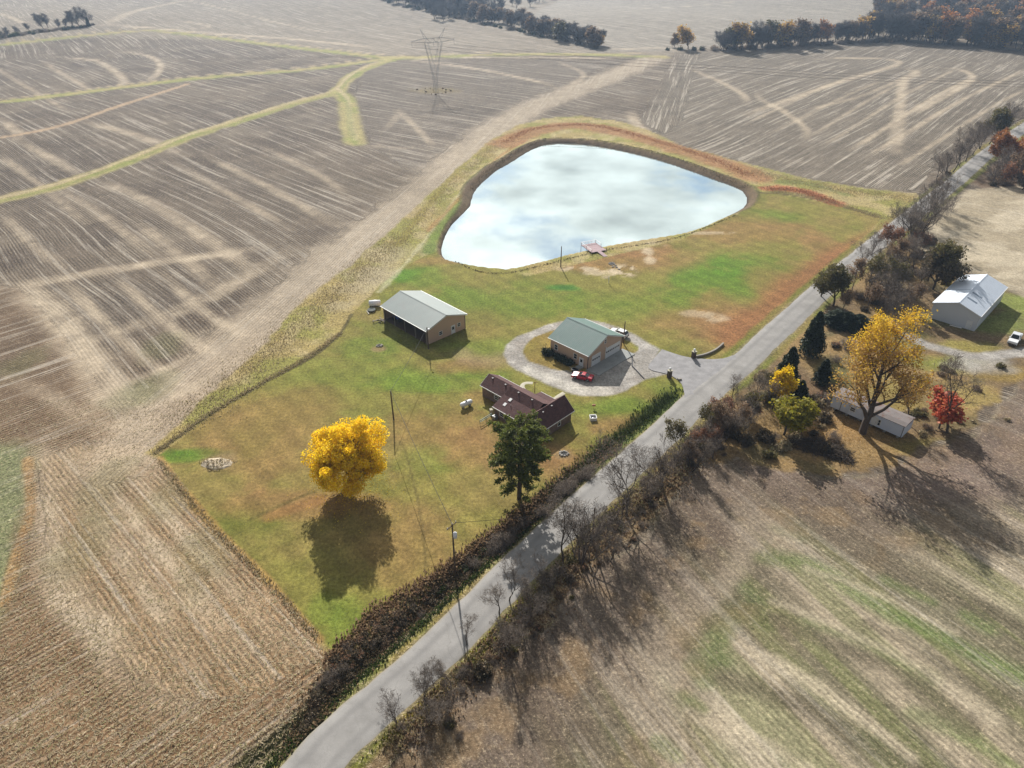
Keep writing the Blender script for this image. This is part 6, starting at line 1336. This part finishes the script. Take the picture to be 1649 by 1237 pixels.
for i in range(24):
    x = rg_.uniform(1400, 1640); y = rg_.uniform(640, 735) if x < 1500 else rg_.uniform(590, 690); put(PR[rg_.choice(['s_dry', 's_brown', 's_olive', 's_dry'])], P3(x, y), i, rg_.uniform(.5, .9), 'yard_weed', 'dry weed clump in the leafy yard around the mobile home', 'weeds', 'dry weeds round the mobile home')
# pale dry mounds beside the lawn
for i in range(0):
    x, y, s_ = rg_.choice([(600, 440, 28), (625, 412, 22), (545, 492, 16), (575, 462, 22), (470, 560, 40)]); put(PR['s_dry'], P3(x + rg_.uniform(-s_, s_), y + rg_.uniform(-s_, s_) * .55), i, (rg_.uniform(.7, 1.2),) * 2 + (rg_.uniform(.35, .6),), 'dry_weed_clump', 'pale dry weed clump in the rough strip beside the lawn', 'weeds', 'dry weeds beside the lawn')

# brush heap, dry grass heap, branch heap: countless sticks, one object each
def heap(name, c, rx, ry, h, n, mat, L, r, seed, asp, label_, cat):
    rng = np.random.default_rng(seed); out = []
    for i in range(n):
        a = rng.uniform(0, 6.28); q = rng.random() ** .5; x, y = rx * q * math.cos(a), ry * q * math.sin(a); z = h * (1 - q * q) * rng.random(); d = unit(np.array([rng.normal(0, 1), rng.normal(0, .6), rng.normal(0, .35)])); l = L * rng.uniform(.4, 1.2)
        p = np.array([x, y, z]); out.append((np.array([p - d * l / 2, p + [0, 0, .1], p + d * l / 2]), np.array([r, r * .8, r * .4]), 3))
    V, F = tubes(out, minr=.008); o = link(name, np_mesh(name, V, F), mat); o.location = c; tag(o, label_, cat, kind=None); return o
heap('brush_pile', P3(1318, 722), 5.6, 2.4, 1.3, 420, M['bark'], 3.2, .05, 3, 1, 'heap of dark cut branches at the field edge left of the mobile home', 'brush pile').rotation_euler.z = -.35
heap('brush_pile', P3(1352, 738), 2.6, 1.3, .8, 150, M['bark'], 2.4, .045, 4, 1, 'smaller tail of dark branches right of the big brush heap', 'brush pile').rotation_euler.z = -.5
rng = np.random.default_rng(8); n = 420; a = rng.uniform(0, 6.28, n); q = rng.random(n) ** .5; lump = 1 + .35 * np.sin(a * 3) * q
C = np.stack([2.9 * q * np.cos(a) * lump, 1.6 * q * np.sin(a) * lump, (.42 * (1 - q ** 3) + .06) * rng.random(n) ** .2 * (1 + .4 * np.sin(a * 5 + 1))], 1); V, F = cards(C, .22, rng, .3, .55)
hp = thing('grass_heap', 'oval heap of pale dry grass at the left lawn corner', 'grass heap'); link('straw', np_mesh('straw', V, F), LF_['dry'], hp); mo = link('mound', rock_mesh('mound', 1.0, 4, .42), mat_noise('dry_straw', (.50, .42, .31), .35, 1.2, .95, bump=.4), hp); mo.scale = (3.0, 1.7, .75); hp.location = P3(349, 747); tag(hp, 'oval heap of pale dry grass at the left lawn corner', 'grass heap')
# rough tussocks along the unmown strips: countless, so one object
def tufts(name, polys, n, size, mat, seed, zk=.5):
    rng = np.random.default_rng(seed); Cs = []
    for px, w, k in polys:
        c_ = resample(curve(PL(px), 6), .5); i = rng.integers(0, len(c_), int(n * k)); q = c_[i] + rng.normal(0, w, (len(i), 2)); keep = (sdist(q[:, 0], q[:, 1], POND) > .4) & (seg_dist(q[:, 0], q[:, 1], ROAD) > 3.5); q = q[keep]; Cs.append(q)
    q = np.vstack(Cs); z = height(q[:, 0], q[:, 1]); C = np.stack([q[:, 0], q[:, 1], z + size * .35], 1)
    N = len(C); a = rng.uniform(0, 6.28, N); s_ = size * rng.uniform(.5, 1.4, N); U = np.stack([np.cos(a), np.sin(a), 0 * a], 1) * (s_ * .32)[:, None]; T = np.stack([rng.normal(0, .3, N), rng.normal(0, .3, N), np.ones(N)], 1) * (s_ * .9)[:, None]; B = np.stack([q[:, 0], q[:, 1], z - .02], 1)
    V = np.stack([B - U, B + U, B + U * .5 + T, B - U * .6 + T], 1).reshape(-1, 3); o = link(name, np_mesh(name, V, np.arange(4 * N).reshape(N, 4)), mat); tag(o, kind='stuff')
tufts('dry_tussocks', [([(250,729),(340,665),(420,618),(500,572),(548,536)], .5, .5), ([(300,680),(420,580),(520,490),(640,385)], 3.0, 1.6), ([(640,390),(720,305),(800,235)], 2.2, .8), ([(1210,275),(1300,296),(1400,312),(1470,320)], 3, .8), ([(1240,308),(1300,316),(1420,350)], 1.2, .4), ([(256,742),(330,834),(430,936),(515,1032)], .35, .3)], 6000, .24, LF_['dry'], 41)
tufts('sedge_clumps', [([(812,230),(860,208),(940,201),(1010,214),(1130,250),(1210,284)], 1.6, 1.0), ([(1236,304),(1290,308),(1346,327)], 1.5, .4)], 4200, .32, LF_['russet'], 42)
tufts('bank_weeds', [([(712,412),(760,434),(815,440),(880,426),(970,404),(1090,383),(1185,346)], .25, .4), ([(760,306),(800,268),(850,238),(900,226),(1000,238),(1110,270),(1200,305)], .9, 1.0)], 2600, .26, LF_['bramble'], 43)
tufts('ditch_grass', [([(850,838),(930,768),(1000,708),(1050,668),(1085,634)], 1.2, 1.0), ([(430,1237),(560,1110),(700,985),(850,850)], .5, .8)], 3600, .34, LF_['green'], 44)
tufts('verge_grass', [([(1010,742),(1085,665)], .4, .4), ([(620,1180),(760,1050),(900,915),(1010,800)], .6, .8)], 1600, .3, LF_['lime'], 45)
tufts('hedge_grass', [([(530,1062),(565,1030),(610,985),(675,945),(748,898),(812,852),(882,798)], .7, 1.0)], 3200, .45, LF_['brown'], 46)
tufts('hedge_brambles', [([(470,1215),(540,1110),(600,1045),(680,975),(760,908),(850,835),(930,768)], 1.1, 1.0)], 6000, .36, LF_['bramble'], 47)
tufts('ditch_weeds', [([(475,1200),(545,1098),(605,1035),(685,965),(765,900),(855,828),(935,762),(990,718)], 1.2, 1.0)], 4500, .38, LF_['brown'], 50)
tufts('roadside_weeds', [([(650,1195),(700,1130),(750,1080),(810,1025),(870,968),(912,915),(970,870),(1030,815),(1090,762),(1140,715)], 1.7, 1.0)], 5000, .36, LF_['brown'], 48)
tufts('roadside_grass', [([(630,1195),(690,1122),(745,1072),(805,1015),(865,958),(908,906),(966,862),(1026,808),(1086,755),(1136,708)], 1.3, 1.0)], 6000, .38, LF_['dry'], 49)
# corn stalks left standing and straw litter in the nearest rows
def stalks():
    rng = np.random.default_rng(77); ok = ((label == 0) & (GY < 120) & (GY > 34) & (GX < 6) & (GX > -105)); idx = np.nonzero(ok)[0]
    pick = rng.choice(idx[np.sin(rowc[idx] * 2 * math.pi / .8) < .35], 52000); q = np.stack([GX[pick], GY[pick]], 1) + rng.normal(0, .12, (52000, 2)); a = rng.uniform(0, 6.28, 52000); z = height(q[:, 0], q[:, 1])
    L = rng.uniform(.10, .34, 52000); w = rng.uniform(.018, .05, 52000); d = np.stack([np.cos(a), np.sin(a), rng.normal(0, .25, 52000)], 1); e = np.stack([-np.sin(a), np.cos(a), 0 * a], 1); c0_ = np.stack([q[:, 0], q[:, 1], z + .05], 1)
    up = rng.random(52000) < .25; d[up] = np.stack([rng.normal(0, .2, up.sum()), rng.normal(0, .2, up.sum()), np.ones(up.sum())], 1)
    V = np.stack([c0_ - d * L[:, None] - e * w[:, None], c0_ + d * L[:, None] - e * w[:, None], c0_ + d * L[:, None] + e * w[:, None], c0_ - d * L[:, None] + e * w[:, None]], 1).reshape(-1, 3)
    tag(link('corn_litter', np_mesh('corn_litter', V, np.arange(4 * 52000).reshape(-1, 4)), LF_['dry']), kind='stuff')
stalks()
# fallen golden leaves under the maple and amber tree
def fallen(name, c, r, n, mat, seed):
    rng = np.random.default_rng(seed); q = np.array(c[:2]) + rng.normal(0, r, (n, 2)); z = height(q[:, 0], q[:, 1]); V, F = cards(np.stack([q[:, 0], q[:, 1], z + .04], 1), .09, rng, .7, .9); tag(link(name, np_mesh(name, V, F), mat), kind='stuff')
fallen('fallen_leaves', P3(567, 790), 3.5, 900, LF_['yellow'], 1); fallen('fallen_leaves', P3(1389, 697), 5, 1600, LF_['orange'], 2)
for o in [o for o in bpy.data.objects if o.name.startswith('proto_') or (o.parent and o.parent.name.startswith('proto_'))]: bpy.data.objects.remove(o)

# ------------------------------------------------------------------ the air
hz = NT('haze_air'); pv = hz.n('ShaderNodeVolumePrincipled'); pv.inputs['Color'].default_value = (.55, .74, 1.0, 1); pv.inputs['Density'].default_value = 0.00014; pv.inputs['Anisotropy'].default_value = 0.35
hz.t.links.new(pv.outputs[0], hz.out.inputs['Volume'])
hb = MB().box((0, 0, 38.4), (6300, 6300, 91.2)).obj('haze', hz.m); tag(hb, kind='stuff')
